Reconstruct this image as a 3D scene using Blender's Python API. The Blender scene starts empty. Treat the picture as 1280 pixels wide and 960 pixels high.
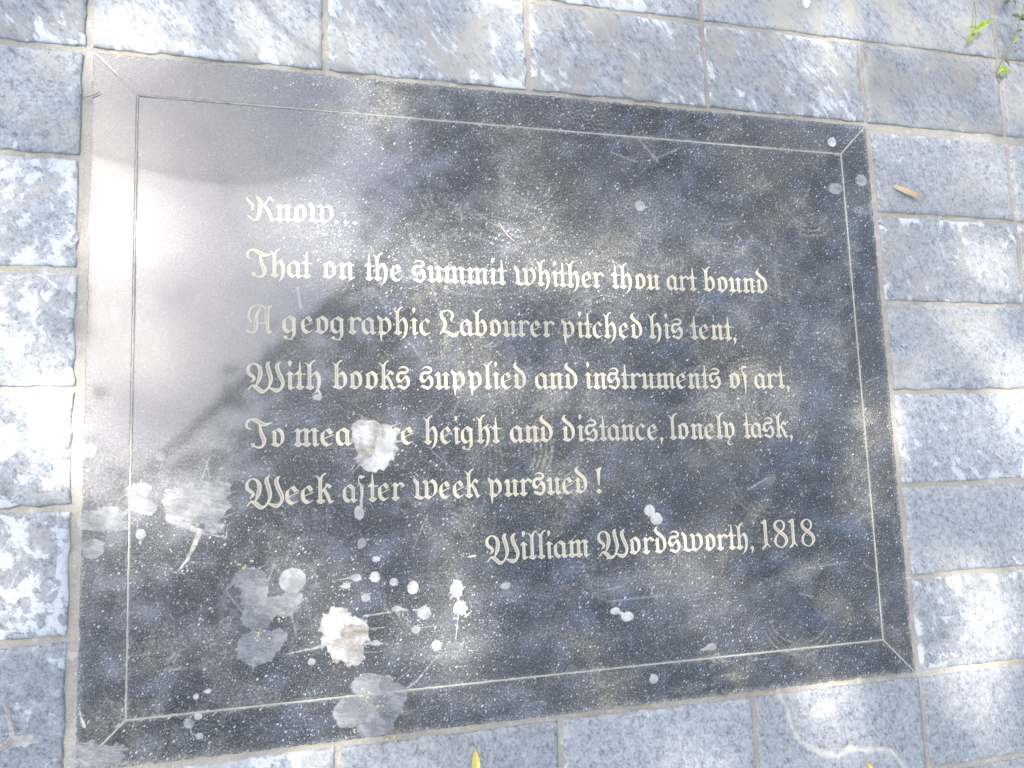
import bpy, math, random
import numpy as np
from mathutils import Matrix, Vector

R = math.radians
scene = bpy.context.scene
COL = scene.collection

# ---------------------------------------------------------------- camera
CAM = np.array([-0.34534364, -0.12141338, 1.09420433])
VIEW = np.array([[0.96474804, -0.03603439, 0.26069666],      # image right, image down, forward
                 [-0.00455015, -0.99271766, -0.12037832],
                 [0.26313594, 0.11494854, -0.95788638]])
FPX = 993.46
cam_d = bpy.data.cameras.new('camera')
cam = bpy.data.objects.new('camera', cam_d)
COL.objects.link(cam)
cam_d.sensor_fit = 'HORIZONTAL'
cam_d.sensor_width = 36.0
cam_d.lens = FPX * 36.0 / 1280.0
cam_d.clip_start = 0.02
cam_d.clip_end = 500
m = Matrix.Identity(4)
for i in range(3):
    m[i][0], m[i][1], m[i][2], m[i][3] = VIEW[0][i], -VIEW[1][i], -VIEW[2][i], CAM[i]
cam.matrix_world = m
scene.camera = cam

# ---------------------------------------------------------------- sky, sun, exposure
SUN = np.array([-0.36, 0.285, 0.0])
SUN[2] = math.sqrt(1 - SUN[0] ** 2 - SUN[1] ** 2)
world = bpy.data.worlds.new('World')
scene.world = world
world.use_nodes = True
wn = world.node_tree.nodes
sky = wn.new('ShaderNodeTexSky')
sky.sky_type = 'NISHITA'
sky.sun_disc = False
sky.sun_elevation = math.asin(SUN[2])
sky.sun_rotation = math.atan2(SUN[0], SUN[1])
sky.air_density = 1.0
sky.dust_density = 2.0
sky.ozone_density = 0.1
wn['Background'].inputs['Strength'].default_value = 0.15
world.node_tree.links.new(sky.outputs['Color'], wn['Background'].inputs['Color'])

sun_d = bpy.data.lights.new('sun', 'SUN')
sun_d.energy = 2.1
sun_d.angle = R(0.53)
sun_d.color = (1.0, 0.97, 0.92)
sun = bpy.data.objects.new('sun', sun_d)
COL.objects.link(sun)
sun.rotation_euler = Vector(SUN).to_track_quat('Z', 'Y').to_euler()
sun.location = (-6, 3, 14)

scene.view_settings.view_transform = 'Standard'
scene.view_settings.look = 'None'
scene.view_settings.gamma = 1.0
scene.view_settings.exposure = 2.62
scene.render.engine = 'CYCLES'
scene.cycles.use_denoising = True
scene.cycles.max_bounces = 6
scene.cycles.sample_clamp_indirect = 6


def at(x, y, z=0.0):
    """the point of the pavement (height z) that the photograph shows at x, y"""
    v = VIEW.T @ np.array([(x - 640) / FPX, (y - 480) / FPX, 1.0])
    s = (z - CAM[2]) / v[2]
    return CAM[0] + s * v[0], CAM[1] + s * v[1]


# ---------------------------------------------------------------- numeric noise
def vnoise(x, y, seed=0):
    xi, yi = np.floor(x).astype(np.int64), np.floor(y).astype(np.int64)
    fx, fy = x - xi, y - yi
    fx, fy = fx * fx * (3 - 2 * fx), fy * fy * (3 - 2 * fy)

    def h(i, j):
        n = (i * 374761393 + j * 668265263 + seed * 974711 + 1442695041) & 0x7fffffff
        n = ((n ^ (n >> 13)) * 1274126177) & 0x7fffffff
        n = ((n ^ (n >> 15)) * 2246822519) & 0x7fffffff
        return ((n ^ (n >> 16)) & 0xffff) / 65535.0
    a, b, c, d = h(xi, yi), h(xi + 1, yi), h(xi, yi + 1), h(xi + 1, yi + 1)
    return (a * (1 - fx) + b * fx) * (1 - fy) + (c * (1 - fx) + d * fx) * fy


def fbm(x, y, seed=0, oct=5, gain=0.5):
    s, a, t = 0.0, 1.0, 0.0
    for o in range(oct):
        s = s + a * vnoise(x * 2 ** o + 17.3 * o, y * 2 ** o - 9.1 * o, seed + o)
        t += a
        a *= gain
    return s / t


def sstep(a, b, x):
    t = np.clip((x - a) / (b - a), 0, 1)
    return t * t * (3 - 2 * t)


# ---------------------------------------------------------------- mesh helpers
def add_mesh(name, verts, faces, mat, parent=None, smooth=False, attrs=None):
    me = bpy.data.meshes.new(name)
    if isinstance(faces, np.ndarray):
        nv, nf, k = len(verts), len(faces), faces.shape[1]
        me.vertices.add(nv)
        me.vertices.foreach_set('co', np.asarray(verts, np.float32).ravel())
        me.loops.add(nf * k)
        me.loops.foreach_set('vertex_index', faces.astype(np.int32).ravel())
        me.polygons.add(nf)
        me.polygons.foreach_set('loop_start', (np.arange(nf) * k).astype(np.int32))
        me.polygons.foreach_set('loop_total', np.full(nf, k, np.int32))
        me.update(calc_edges=True)
    else:
        me.from_pydata([tuple(map(float, v)) for v in verts], [], faces)
        me.update()
    for an, av in (attrs or {}).items():
        a = me.attributes.new(an, 'FLOAT', 'POINT')
        a.data.foreach_set('value', np.asarray(av, np.float32).ravel())
    if smooth:
        me.polygons.foreach_set('use_smooth', np.ones(len(me.polygons), bool))
    if mat is not None:
        me.materials.append(mat)
    o = bpy.data.objects.new(name, me)
    COL.objects.link(o)
    if parent is not None:
        o.parent = parent
    return o


def tag(o, label=None, cat=None, group=None, kind=None):
    for k, v in (('label', label), ('category', cat), ('group', group), ('kind', kind)):
        if v:
            o[k] = v
    return o


def empty(name, loc=(0, 0, 0)):
    o = bpy.data.objects.new(name, None)
    COL.objects.link(o)
    o.location = loc
    o.empty_display_size = 0.05
    return o


def grid_faces(nx, ny):
    i = np.arange(nx * ny).reshape(ny, nx)
    return np.stack([i[:-1, :-1], i[:-1, 1:], i[1:, 1:], i[1:, :-1]], -1).reshape(-1, 4)


def rim_index(nx, ny):
    i = np.arange(nx * ny).reshape(ny, nx)
    return np.concatenate([i[0, :-1], i[:-1, -1], i[-1, :0:-1], i[:0:-1, 0]])


def slab_mesh(name, P, Z, skirt, mat, parent, attrs):
    """P (ny,nx,2) plan, Z (ny,nx) height: a top sheet with sides going down to z = skirt"""
    ny, nx = Z.shape
    top = np.concatenate([P, Z[..., None]], -1).reshape(-1, 3)
    r = rim_index(nx, ny)
    low = top[r].copy()
    low[:, 2] = skirt
    base = len(top)
    k = np.arange(len(r))
    side = np.stack([r, base + k, base + (k + 1) % len(r), np.roll(r, -1)], -1)
    F = np.concatenate([grid_faces(nx, ny), side])
    at_ = {a: np.concatenate([v.ravel(), v.ravel()[r]]) for a, v in attrs.items()}
    return add_mesh(name, np.concatenate([top, low]), F, mat, parent, True, at_)


def tube(pts, rads, n=6):
    V, F = [], []
    pts = [Vector(p) for p in pts]
    for i, p in enumerate(pts):
        d = (pts[min(i + 1, len(pts) - 1)] - pts[max(i - 1, 0)]).normalized()
        u = d.cross(Vector((0.31, 0.2, 1))).normalized()
        w = d.cross(u)
        for k in range(n):
            a = 2 * math.pi * k / n
            V.append(p + (u * math.cos(a) + w * math.sin(a)) * rads[i])
    for i in range(len(pts) - 1):
        for k in range(n):
            F.append((i * n + k, i * n + (k + 1) % n, (i + 1) * n + (k + 1) % n, (i + 1) * n + k))
    F.append(tuple(range(n))[::-1])
    F.append(tuple((len(pts) - 1) * n + k for k in range(n)))
    return V, F


def poly_sdf(X, Y, P):
    """signed distance to a simple polygon, negative inside"""
    P = np.asarray(P, float)
    d = np.full(X.shape, 1e9)
    ins = np.zeros(X.shape, bool)
    for i in range(len(P)):
        (x0, y0), (x1, y1) = P[i], P[(i + 1) % len(P)]
        ex, ey = x1 - x0, y1 - y0
        L = ex * ex + ey * ey + 1e-12
        t = np.clip(((X - x0) * ex + (Y - y0) * ey) / L, 0, 1)
        d = np.minimum(d, (X - x0 - t * ex) ** 2 + (Y - y0 - t * ey) ** 2)
        if y0 != y1:
            c = ((y0 > Y) != (y1 > Y)) & (X < ex * (Y - y0) / ey + x0)
            ins ^= c
    d = np.sqrt(d)
    return np.where(ins, -d, d)


def march(xs, ys, F):
    """inside (F < 0) of a sampled field as polygons: verts (x, y, F), faces"""
    ny, nx = F.shape
    I = F < 0
    V, idx, faces = [], {}, []

    def corner(i, j):
        k = ('c', i, j)
        if k not in idx:
            idx[k] = len(V)
            V.append((xs[i], ys[j], F[j, i]))
        return idx[k]

    def edge(i0, j0, i1, j1):
        k = (i0, j0, i1, j1) if (i0, j0) < (i1, j1) else (i1, j1, i0, j0)
        if k not in idx:
            a, b = F[j0, i0], F[j1, i1]
            t = min(max(a / (a - b), 0.02), 0.98)
            idx[k] = len(V)
            V.append((xs[i0] + t * (xs[i1] - xs[i0]), ys[j0] + t * (ys[j1] - ys[j0]), 0.0))
        return idx[k]
    any4 = I[:-1, :-1] | I[1:, :-1] | I[:-1, 1:] | I[1:, 1:]
    for j, i in zip(*np.nonzero(any4)):
        c = [(i, j), (i + 1, j), (i + 1, j + 1), (i, j + 1)]
        poly = []
        for k in range(4):
            a, b = c[k], c[(k + 1) % 4]
            ia, ib = I[a[1], a[0]], I[b[1], b[0]]
            if ia:
                poly.append(corner(*a))
            if ia != ib:
                poly.append(edge(*a, *b))
        if len(poly) >= 3:
            faces.append(tuple(poly))
    return V, faces


# ---------------------------------------------------------------- material helper
class Mat:
    def __init__(self, name):
        self.m = bpy.data.materials.new(name)
        self.m.use_nodes = True
        self.t = self.m.node_tree
        self.b = self.t.nodes['Principled BSDF']
        self.co = self.n('ShaderNodeTexCoord').outputs['Object']

    def n(self, kind, **kw):
        nd = self.t.nodes.new(kind)
        for k, v in kw.items():
            setattr(nd, k, v)
        return nd

    def put(self, sock, v):
        if isinstance(v, bpy.types.NodeSocket):
            self.t.links.new(v, sock)
        elif isinstance(v, (tuple, list)) and len(v) == 3 and sock.type == 'RGBA':
            sock.default_value = (*v, 1)
        else:
            sock.default_value = v

    def math(self, op, a, b=0.0, clamp=False):
        nd = self.n('ShaderNodeMath', operation=op, use_clamp=clamp)
        self.put(nd.inputs[0], a)
        self.put(nd.inputs[1], b)
        return nd.outputs[0]

    def mix(self, f, a, b):
        nd = self.n('ShaderNodeMix', data_type='RGBA')
        self.put(nd.inputs[0], f)
        self.put(nd.inputs[6], a)
        self.put(nd.inputs[7], b)
        return nd.outputs[2]

    def noise(self, scale, detail=4, rough=0.5, vec=None, dist=0.0):
        nd = self.n('ShaderNodeTexNoise')
        self.put(nd.inputs['Vector'], vec if vec is not None else self.co)
        nd.inputs['Scale'].default_value = scale
        nd.inputs['Detail'].default_value = detail
        nd.inputs['Roughness'].default_value = rough
        nd.inputs['Distortion'].default_value = dist
        return nd.outputs[0]

    def voronoi(self, scale, vec=None):
        nd = self.n('ShaderNodeTexVoronoi')
        self.put(nd.inputs['Vector'], vec if vec is not None else self.co)
        nd.inputs['Scale'].default_value = scale
        return nd.outputs['Distance'], nd.outputs['Color']

    def ramp(self, v, a, b, lo=0.0, hi=1.0, smooth=True):
        nd = self.n('ShaderNodeMapRange', interpolation_type='SMOOTHSTEP' if smooth else 'LINEAR')
        self.put(nd.inputs['Value'], v)
        self.put(nd.inputs['From Min'], a)
        self.put(nd.inputs['From Max'], b)
        nd.inputs['To Min'].default_value = lo
        nd.inputs['To Max'].default_value = hi
        return nd.outputs[0]

    def attr(self, name, kind='GEOMETRY'):
        return self.n('ShaderNodeAttribute', attribute_name=name, attribute_type=kind).outputs['Fac']

    def scaled(self, sx, sy, sz=1, rot=0.0, vec=None):
        nd = self.n('ShaderNodeMapping')
        self.put(nd.inputs['Vector'], vec if vec is not None else self.co)
        nd.vector_type = 'TEXTURE'
        nd.inputs['Scale'].default_value = (1 / sx, 1 / sy, 1 / sz)
        nd.inputs['Rotation'].default_value = (0, 0, rot)
        return nd.outputs[0]

    def bump(self, h, strength, dist, prev=None):
        nd = self.n('ShaderNodeBump')
        self.put(nd.inputs['Height'], h)
        nd.inputs['Strength'].default_value = strength
        nd.inputs['Distance'].default_value = dist
        if prev is not None:
            self.put(nd.inputs['Normal'], prev)
        return nd.outputs[0]

    def set(self, **kw):
        for k, v in kw.items():
            self.put(self.b.inputs[k.replace('_', ' ')], v)
        return self.m


def granite():
    M = Mat('polished_granite')
    dust, pale = M.attr('dust'), M.attr('pale')
    grain = M.noise(420, 3, 0.75)
    g = M.ramp(grain, 0.38, 0.64)
    cloud = M.noise(9, 5, 0.6)
    c = M.mix(g, (0.012, 0.013, 0.0155), (0.110, 0.114, 0.120))
    c = M.mix(M.ramp(cloud, 0.38, 0.7, 0, 0.4), c, (0.062, 0.062, 0.061))
    fine = M.ramp(M.noise(300, 5, 0.8), 0.40, 0.62)
    df = M.math('MULTIPLY', dust, M.math('ADD', M.math('MULTIPLY', fine, 0.95), 0.15), clamp=True)
    tanc = M.mix(M.ramp(M.noise(5, 3), 0.38, 0.62), (0.20, 0.20, 0.20), (0.31, 0.278, 0.222))
    c = M.mix(df, c, tanc)
    # pale mineral flecks of three sizes
    spk = 0.0
    for sc, thr, pick in ((160, 0.25, 0.50), (290, 0.27, 0.55), (460, 0.30, 0.60), (80, 0.13, 0.74)):
        d, col = M.voronoi(sc, M.scaled(1.3, 0.75, 1, R(-45)))
        sep = M.n('ShaderNodeSeparateColor')
        M.put(sep.inputs[0], col)
        k = M.ramp(sep.outputs[0], pick, 1.0, thr * 0.3, thr, False)
        on = M.math('MULTIPLY', M.math('LESS_THAN', d, k), M.math('GREATER_THAN', sep.outputs[0], pick))
        spk = M.math('MAXIMUM', spk, M.math('MULTIPLY', on, M.ramp(sep.outputs[1], 0.0, 1.0, 0.25, 1.0, False)))
    c = M.mix(M.math('MULTIPLY', M.math('MULTIPLY', spk, 0.88), M.attr('grit')), c, (0.66, 0.66, 0.65))
    c = M.mix(M.math('MULTIPLY', pale, M.math('ADD', M.math('MULTIPLY', fine, 0.6), 0.4), clamp=True), c, (0.58, 0.56, 0.51))
    rough = M.math('ADD', M.ramp(M.noise(30, 4), 0.3, 0.7, 0.32, 0.42), M.math('MULTIPLY', dust, 0.2), clamp=True)
    nb = M.bump(grain, 0.2, 0.0006)
    coat = M.math('SUBTRACT', 0.95, M.math('MULTIPLY', df, 0.75), clamp=True)
    return M.set(Base_Color=c, Roughness=rough, Specular_IOR_Level=0.28, Normal=nb, Coat_Weight=coat, Coat_Roughness=0.06, Coat_IOR=1.68)


def slate():
    M = Mat('cleft_slate')
    lime, tan, tone, seed, ani = (M.attr(a, 'OBJECT') for a in ('lime', 'tan', 'tone', 'seed', 'streak'))
    edge = M.attr('edge')
    off = M.n('ShaderNodeCombineXYZ')
    M.put(off.inputs[0], seed)
    M.put(off.inputs[1], M.math('MULTIPLY', seed, 1.7))
    add = M.n('ShaderNodeVectorMath', operation='ADD')
    M.put(add.inputs[0], M.co)
    M.put(add.inputs[1], off.outputs[0])
    v = add.outputs[0]
    vs = M.scaled(1.0, 0.42, 1, R(38), v)
    mixv = M.n('ShaderNodeMix', data_type='VECTOR')
    M.put(mixv.inputs[0], ani)
    M.put(mixv.inputs[4], v)
    M.put(mixv.inputs[5], vs)
    va = mixv.outputs[1]
    vein = M.attr('vein')
    big = M.noise(7, 4, 0.55, v)
    mid = M.noise(48, 7, 0.68, va)
    fine = M.math('ADD', M.math('MULTIPLY', M.noise(260, 6, 0.8, va), 0.6), M.math('MULTIPLY', M.noise(105, 5, 0.7, va, 0.5), 0.4))
    c = M.mix(M.ramp(mid, 0.3, 0.7), (0.172, 0.176, 0.184), (0.278, 0.277, 0.274))
    c = M.mix(M.ramp(big, 0.35, 0.68, 0, 0.55), c, (0.178, 0.193, 0.212))
    c = M.mix(M.ramp(fine, 0.43, 0.60, 0, 0.9), c, (0.36, 0.365, 0.365))
    c = M.mix(M.ramp(fine, 0.38, 0.47, 0.85, 0), c, (0.085, 0.09, 0.10))
    tn = M.ramp(M.noise(13, 5, 0.6, v, 0.6), 0.40, 0.68)
    c = M.mix(M.math('MULTIPLY', M.math('MULTIPLY', tn, tan), M.ramp(fine, 0.3, 0.6, 0.4, 0.9), clamp=True), c, (0.34, 0.31, 0.262))
    br = M.n('ShaderNodeHueSaturation')
    M.put(br.inputs['Value'], tone)
    M.put(br.inputs['Color'], c)
    c = br.outputs[0]
    # lime bloom: lacy islands, a little thicker towards the edges of the slab
    ln = M.noise(46, 12, 0.70, va, 0.4)
    ln = M.math('ADD', ln, M.math('MULTIPLY', M.math('SUBTRACT', M.noise(7, 3, 0.5, v), 0.5), 0.30))
    ln = M.math('ADD', ln, M.math('MULTIPLY', edge, M.ramp(M.noise(16, 4, 0.6, v), 0.42, 0.62, 0.0, 0.13)))
    thr = M.math('SUBTRACT', 0.78, M.math('MULTIPLY', lime, 0.30))
    lm = M.ramp(M.math('SUBTRACT', ln, thr), 0.0, 0.05)
    wash = M.ramp(M.math('SUBTRACT', ln, thr), -0.17, 0.05, 0, 0.5)
    c = M.mix(M.math('MULTIPLY', wash, M.ramp(fine, 0.35, 0.62)), c, (0.42, 0.425, 0.43))
    c = M.mix(M.math('MULTIPLY', lm, M.ramp(fine, 0.30, 0.55, 0.45, 0.85)), c, (0.56, 0.56, 0.555))
    c = M.mix(M.math('MULTIPLY', vein, M.ramp(fine, 0.3, 0.55, 0.5, 1.0), clamp=True), c, (0.50, 0.47, 0.40))
    h = M.math('ADD', mid, M.math('MULTIPLY', fine, 0.5))
    h = M.math('ADD', h, M.math('MULTIPLY', lm, 0.06))
    nb = M.bump(h, 0.8, 0.0050)
    rough = M.ramp(mid, 0.3, 0.7, 0.44, 0.62)
    return M.set(Base_Color=c, Roughness=rough, Specular_IOR_Level=0.5, Normal=nb)


def mortar(name, a, b, lump=0.004):
    M = Mat(name)
    n1, n2 = M.noise(14, 5, 0.6), M.noise(420, 4, 0.7)
    c = M.mix(M.ramp(n1, 0.3, 0.7), a, b)
    c = M.mix(M.ramp(n2, 0.35, 0.65, 0, 0.5), c, tuple(x * 0.62 for x in a))
    c = M.mix(M.ramp(M.noise(55, 5, 0.6), 0.56, 0.7, 0, 0.55), c, (0.62, 0.60, 0.55))
    nb = M.bump(M.math('ADD', n2, M.math('MULTIPLY', M.noise(90, 4), 2.0)), 0.5, lump * 0.5)
    return M.set(Base_Color=c, Roughness=0.9, Specular_IOR_Level=0.25, Normal=nb)


def lettering():
    M = Mat('cream_letter_paint')
    d = M.attr('inside')
    wear_fade = M.noise(28, 5, 0.6)
    fine = M.noise(700, 3, 0.7)
    c = M.mix(M.ramp(wear_fade, 0.40, 0.66), (0.545, 0.475, 0.33), (0.47, 0.415, 0.335))
    valley = M.math('MULTIPLY', M.ramp(d, 0.0014, 0.0024), M.ramp(fine, 0.40, 0.55, 0.25, 0.85))  # darker stroke centre: groove shade and dirt put into the paint colour
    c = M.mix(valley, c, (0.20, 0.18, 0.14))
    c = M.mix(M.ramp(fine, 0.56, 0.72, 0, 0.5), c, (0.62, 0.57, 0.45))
    chip = M.math('MULTIPLY', M.ramp(M.noise(75, 6, 0.7), 0.60, 0.70), M.ramp(wear_fade, 0.42, 0.6, 0.25, 0.8))
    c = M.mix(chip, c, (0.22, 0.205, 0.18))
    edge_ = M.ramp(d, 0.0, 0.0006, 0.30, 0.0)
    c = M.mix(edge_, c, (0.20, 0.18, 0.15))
    return M.set(Base_Color=c, Roughness=0.62, Specular_IOR_Level=0.4, Normal=M.bump(M.math('ADD', fine, M.noise(160, 4)), 0.35, 0.0012))


def dung(name, col, alpha, core=(0.58, 0.56, 0.53), streak=0.0, bump=0.35):
    M = Mat(name)
    M.co = M.n('ShaderNodeNewGeometry').outputs['Position']
    d = M.attr('inside')
    n0 = M.noise(45, 4, 0.55)
    n1, n2 = M.noise(130, 5, 0.6), M.noise(520, 4, 0.7)
    c = M.mix(M.ramp(M.math('ADD', M.math('MULTIPLY', n0, 0.6), M.math('MULTIPLY', n1, 0.4)), 0.42, 0.62), col, core)
    c = M.mix(M.ramp(n2, 0.56, 0.72, 0, 0.45), c, (0.27, 0.25, 0.23))
    rim = M.math('MULTIPLY', M.ramp(d, 0.0002, 0.0016, 1.0, 0.0), M.ramp(n1, 0.4, 0.6, 0.1, 0.5))
    c = M.mix(rim, c, core)
    a = M.ramp(M.math('ADD', M.math('MULTIPLY', n0, 0.7), M.math('MULTIPLY', n2, 0.3)), 0.36, 0.64, alpha * 0.75, min(1.0, alpha * 1.15))
    a = M.math('MULTIPLY', a, M.ramp(M.math('ADD', d, M.math('MULTIPLY', M.math('SUBTRACT', n1, 0.5), 0.003)), -0.0006, 0.0018, 0.30, 1.0))
    if streak:
        st = M.noise(1.0, 5, 0.65, M.scaled(60, 210, 1, R(-18)))
        a = M.math('MULTIPLY', a, M.ramp(st, 0.36, 0.62, 1 - streak, 1.0))
    return M.set(Base_Color=c, Roughness=0.7, Specular_IOR_Level=0.35, Alpha=a, Normal=M.bump(M.math('ADD', n1, n2), bump, 0.0014))


def plain(name, a, b, scale=60, rough=0.6, trans=0.0):
    M = Mat(name)
    c = M.mix(M.ramp(M.noise(scale, 4, 0.6), 0.32, 0.68), a, b)
    M.set(Base_Color=c, Roughness=rough, Specular_IOR_Level=0.4)
    if trans:
        t = M.n('ShaderNodeBsdfTranslucent')
        M.put(t.inputs[0], c)
        mx = M.n('ShaderNodeMixShader')
        mx.inputs[0].default_value = trans
        out = M.t.nodes['Material Output']
        M.t.links.new(M.b.outputs[0], mx.inputs[1])
        M.t.links.new(t.outputs[0], mx.inputs[2])
        M.t.links.new(mx.outputs[0], out.inputs[0])
    return M.m


M_GRANITE = granite()
M_SLATE = slate()
M_MORTAR = mortar('sandy_mortar', (0.385, 0.347, 0.285), (0.47, 0.437, 0.375))
M_JOINT = mortar('pale_joint_filler', (0.36, 0.335, 0.28), (0.43, 0.405, 0.345), 0.002)
M_LETTER = lettering()
M_DUNG_WHITE = dung('dried_white_dropping', (0.47, 0.45, 0.42), 0.92)
M_DUNG_CREAM = dung('dried_cream_dropping', (0.40, 0.345, 0.285), 0.82, (0.54, 0.52, 0.49), 0.3, 0.25)
M_DUNG_GREY = dung('dried_grey_dropping', (0.33, 0.325, 0.315), 0.78, (0.42, 0.41, 0.395), 0, 0.2)
M_FILM = dung('thin_grey_dropping_film', (0.34, 0.335, 0.33), 0.58, (0.43, 0.42, 0.41), 0.25, 0.08)
M_SMEAR = dung('ragged_dropping_smear', (0.33, 0.325, 0.32), 0.66, (0.43, 0.41, 0.385), 0.38, 0.15)
M_CRUMB = plain('yellow_crumb', (0.44, 0.35, 0.16), (0.55, 0.47, 0.27), 300, 0.8)

# ---------------------------------------------------------------- the pavement
W, H, INS = 1.2, 0.9057, 0.0545
X1, Y1 = W / 2, H / 2

gm = Mat('dusty_ground')
M_GROUND = gm.set(Base_Color=gm.mix(gm.ramp(gm.noise(1.5, 6, 0.6), 0.3, 0.7), (0.16, 0.155, 0.145), (0.26, 0.245, 0.22)), Roughness=0.95)
tag(add_mesh('ground', [(-250, -250, -0.03), (250, -250, -0.03), (250, 250, -0.03), (-250, 250, -0.03)], [(0, 1, 2, 3)], M_GROUND), kind='structure')

xs = np.arange(-1.215, 1.52, 0.005)
ys = np.arange(-0.912, 0.915, 0.005)
GX, GY = np.meshgrid(xs, ys)
gz = -0.0044 + 0.0034 * (fbm(GX * 22, GY * 22, 5, 5) - 0.5) + 0.0012 * (vnoise(GX * 150, GY * 150, 9) - 0.5)
mort = slab_mesh('mortar_bed', np.stack([GX, GY], -1), gz, -0.029, M_MORTAR, None, {})
tag(mort, kind='structure')

paving = tag(empty('paving'), kind='structure')
COLS = [-1.21, -0.908, -0.606, -0.302, 0.0, 0.302, 0.604, 0.905, 1.207, 1.51]
ROWS_L = [0.4555, 0.3085, 0.158, 0.0065, -0.141, -0.297, -0.4555]
ROWS_R = [0.4480, 0.2985, 0.1450, -0.0060, -0.1600, -0.3060, -0.4560]
cells = []
for j in range(3):                                            # rows above the plaque
    y0, y1 = (0.4575, 0.6065, 0.757, 0.907)[j:j + 2]
    cs = [c for c in COLS if not (j == 1 and abs(c - 0.604) < 0.01)]
    cells += [(a, b, y0, y1, 'top') for a, b in zip(cs[:-1], cs[1:])]
for j in range(3):                                            # rows below it
    y1, y0 = (-0.4565, -0.6035, -0.754, -0.905)[j:j + 2]
    cs = [-1.21, -0.908, -0.606, -0.295, 0.0075, 0.3105, 0.6115, 0.909, 1.207, 1.51]
    cells += [(a, b, y0, y1, 'bottom') for a, b in zip(cs[:-1], cs[1:])]
for k in range(6):
    for a, b in ((-1.21, -0.908), (-0.908, -0.607)):
        cells.append((a, b, ROWS_L[k + 1], ROWS_L[k], 'left'))
    for a, b in ((0.6095, 0.905), (0.905, 1.207), (1.207, 1.51)):
        cells.append((a, b, ROWS_R[k + 1], ROWS_R[k], 'right'))


def in_view(a, b, y0, y1):
    for fx in np.linspace(0, 1, 7):
        for fy in np.linspace(0, 1, 5):
            c = VIEW @ (np.array([a + (b - a) * fx, y0 + (y1 - y0) * fy, 0]) - CAM)
            if abs(c[0] / c[2] * FPX) < 660 and abs(c[1] / c[2] * FPX) < 500:
                return True
    return False


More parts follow.
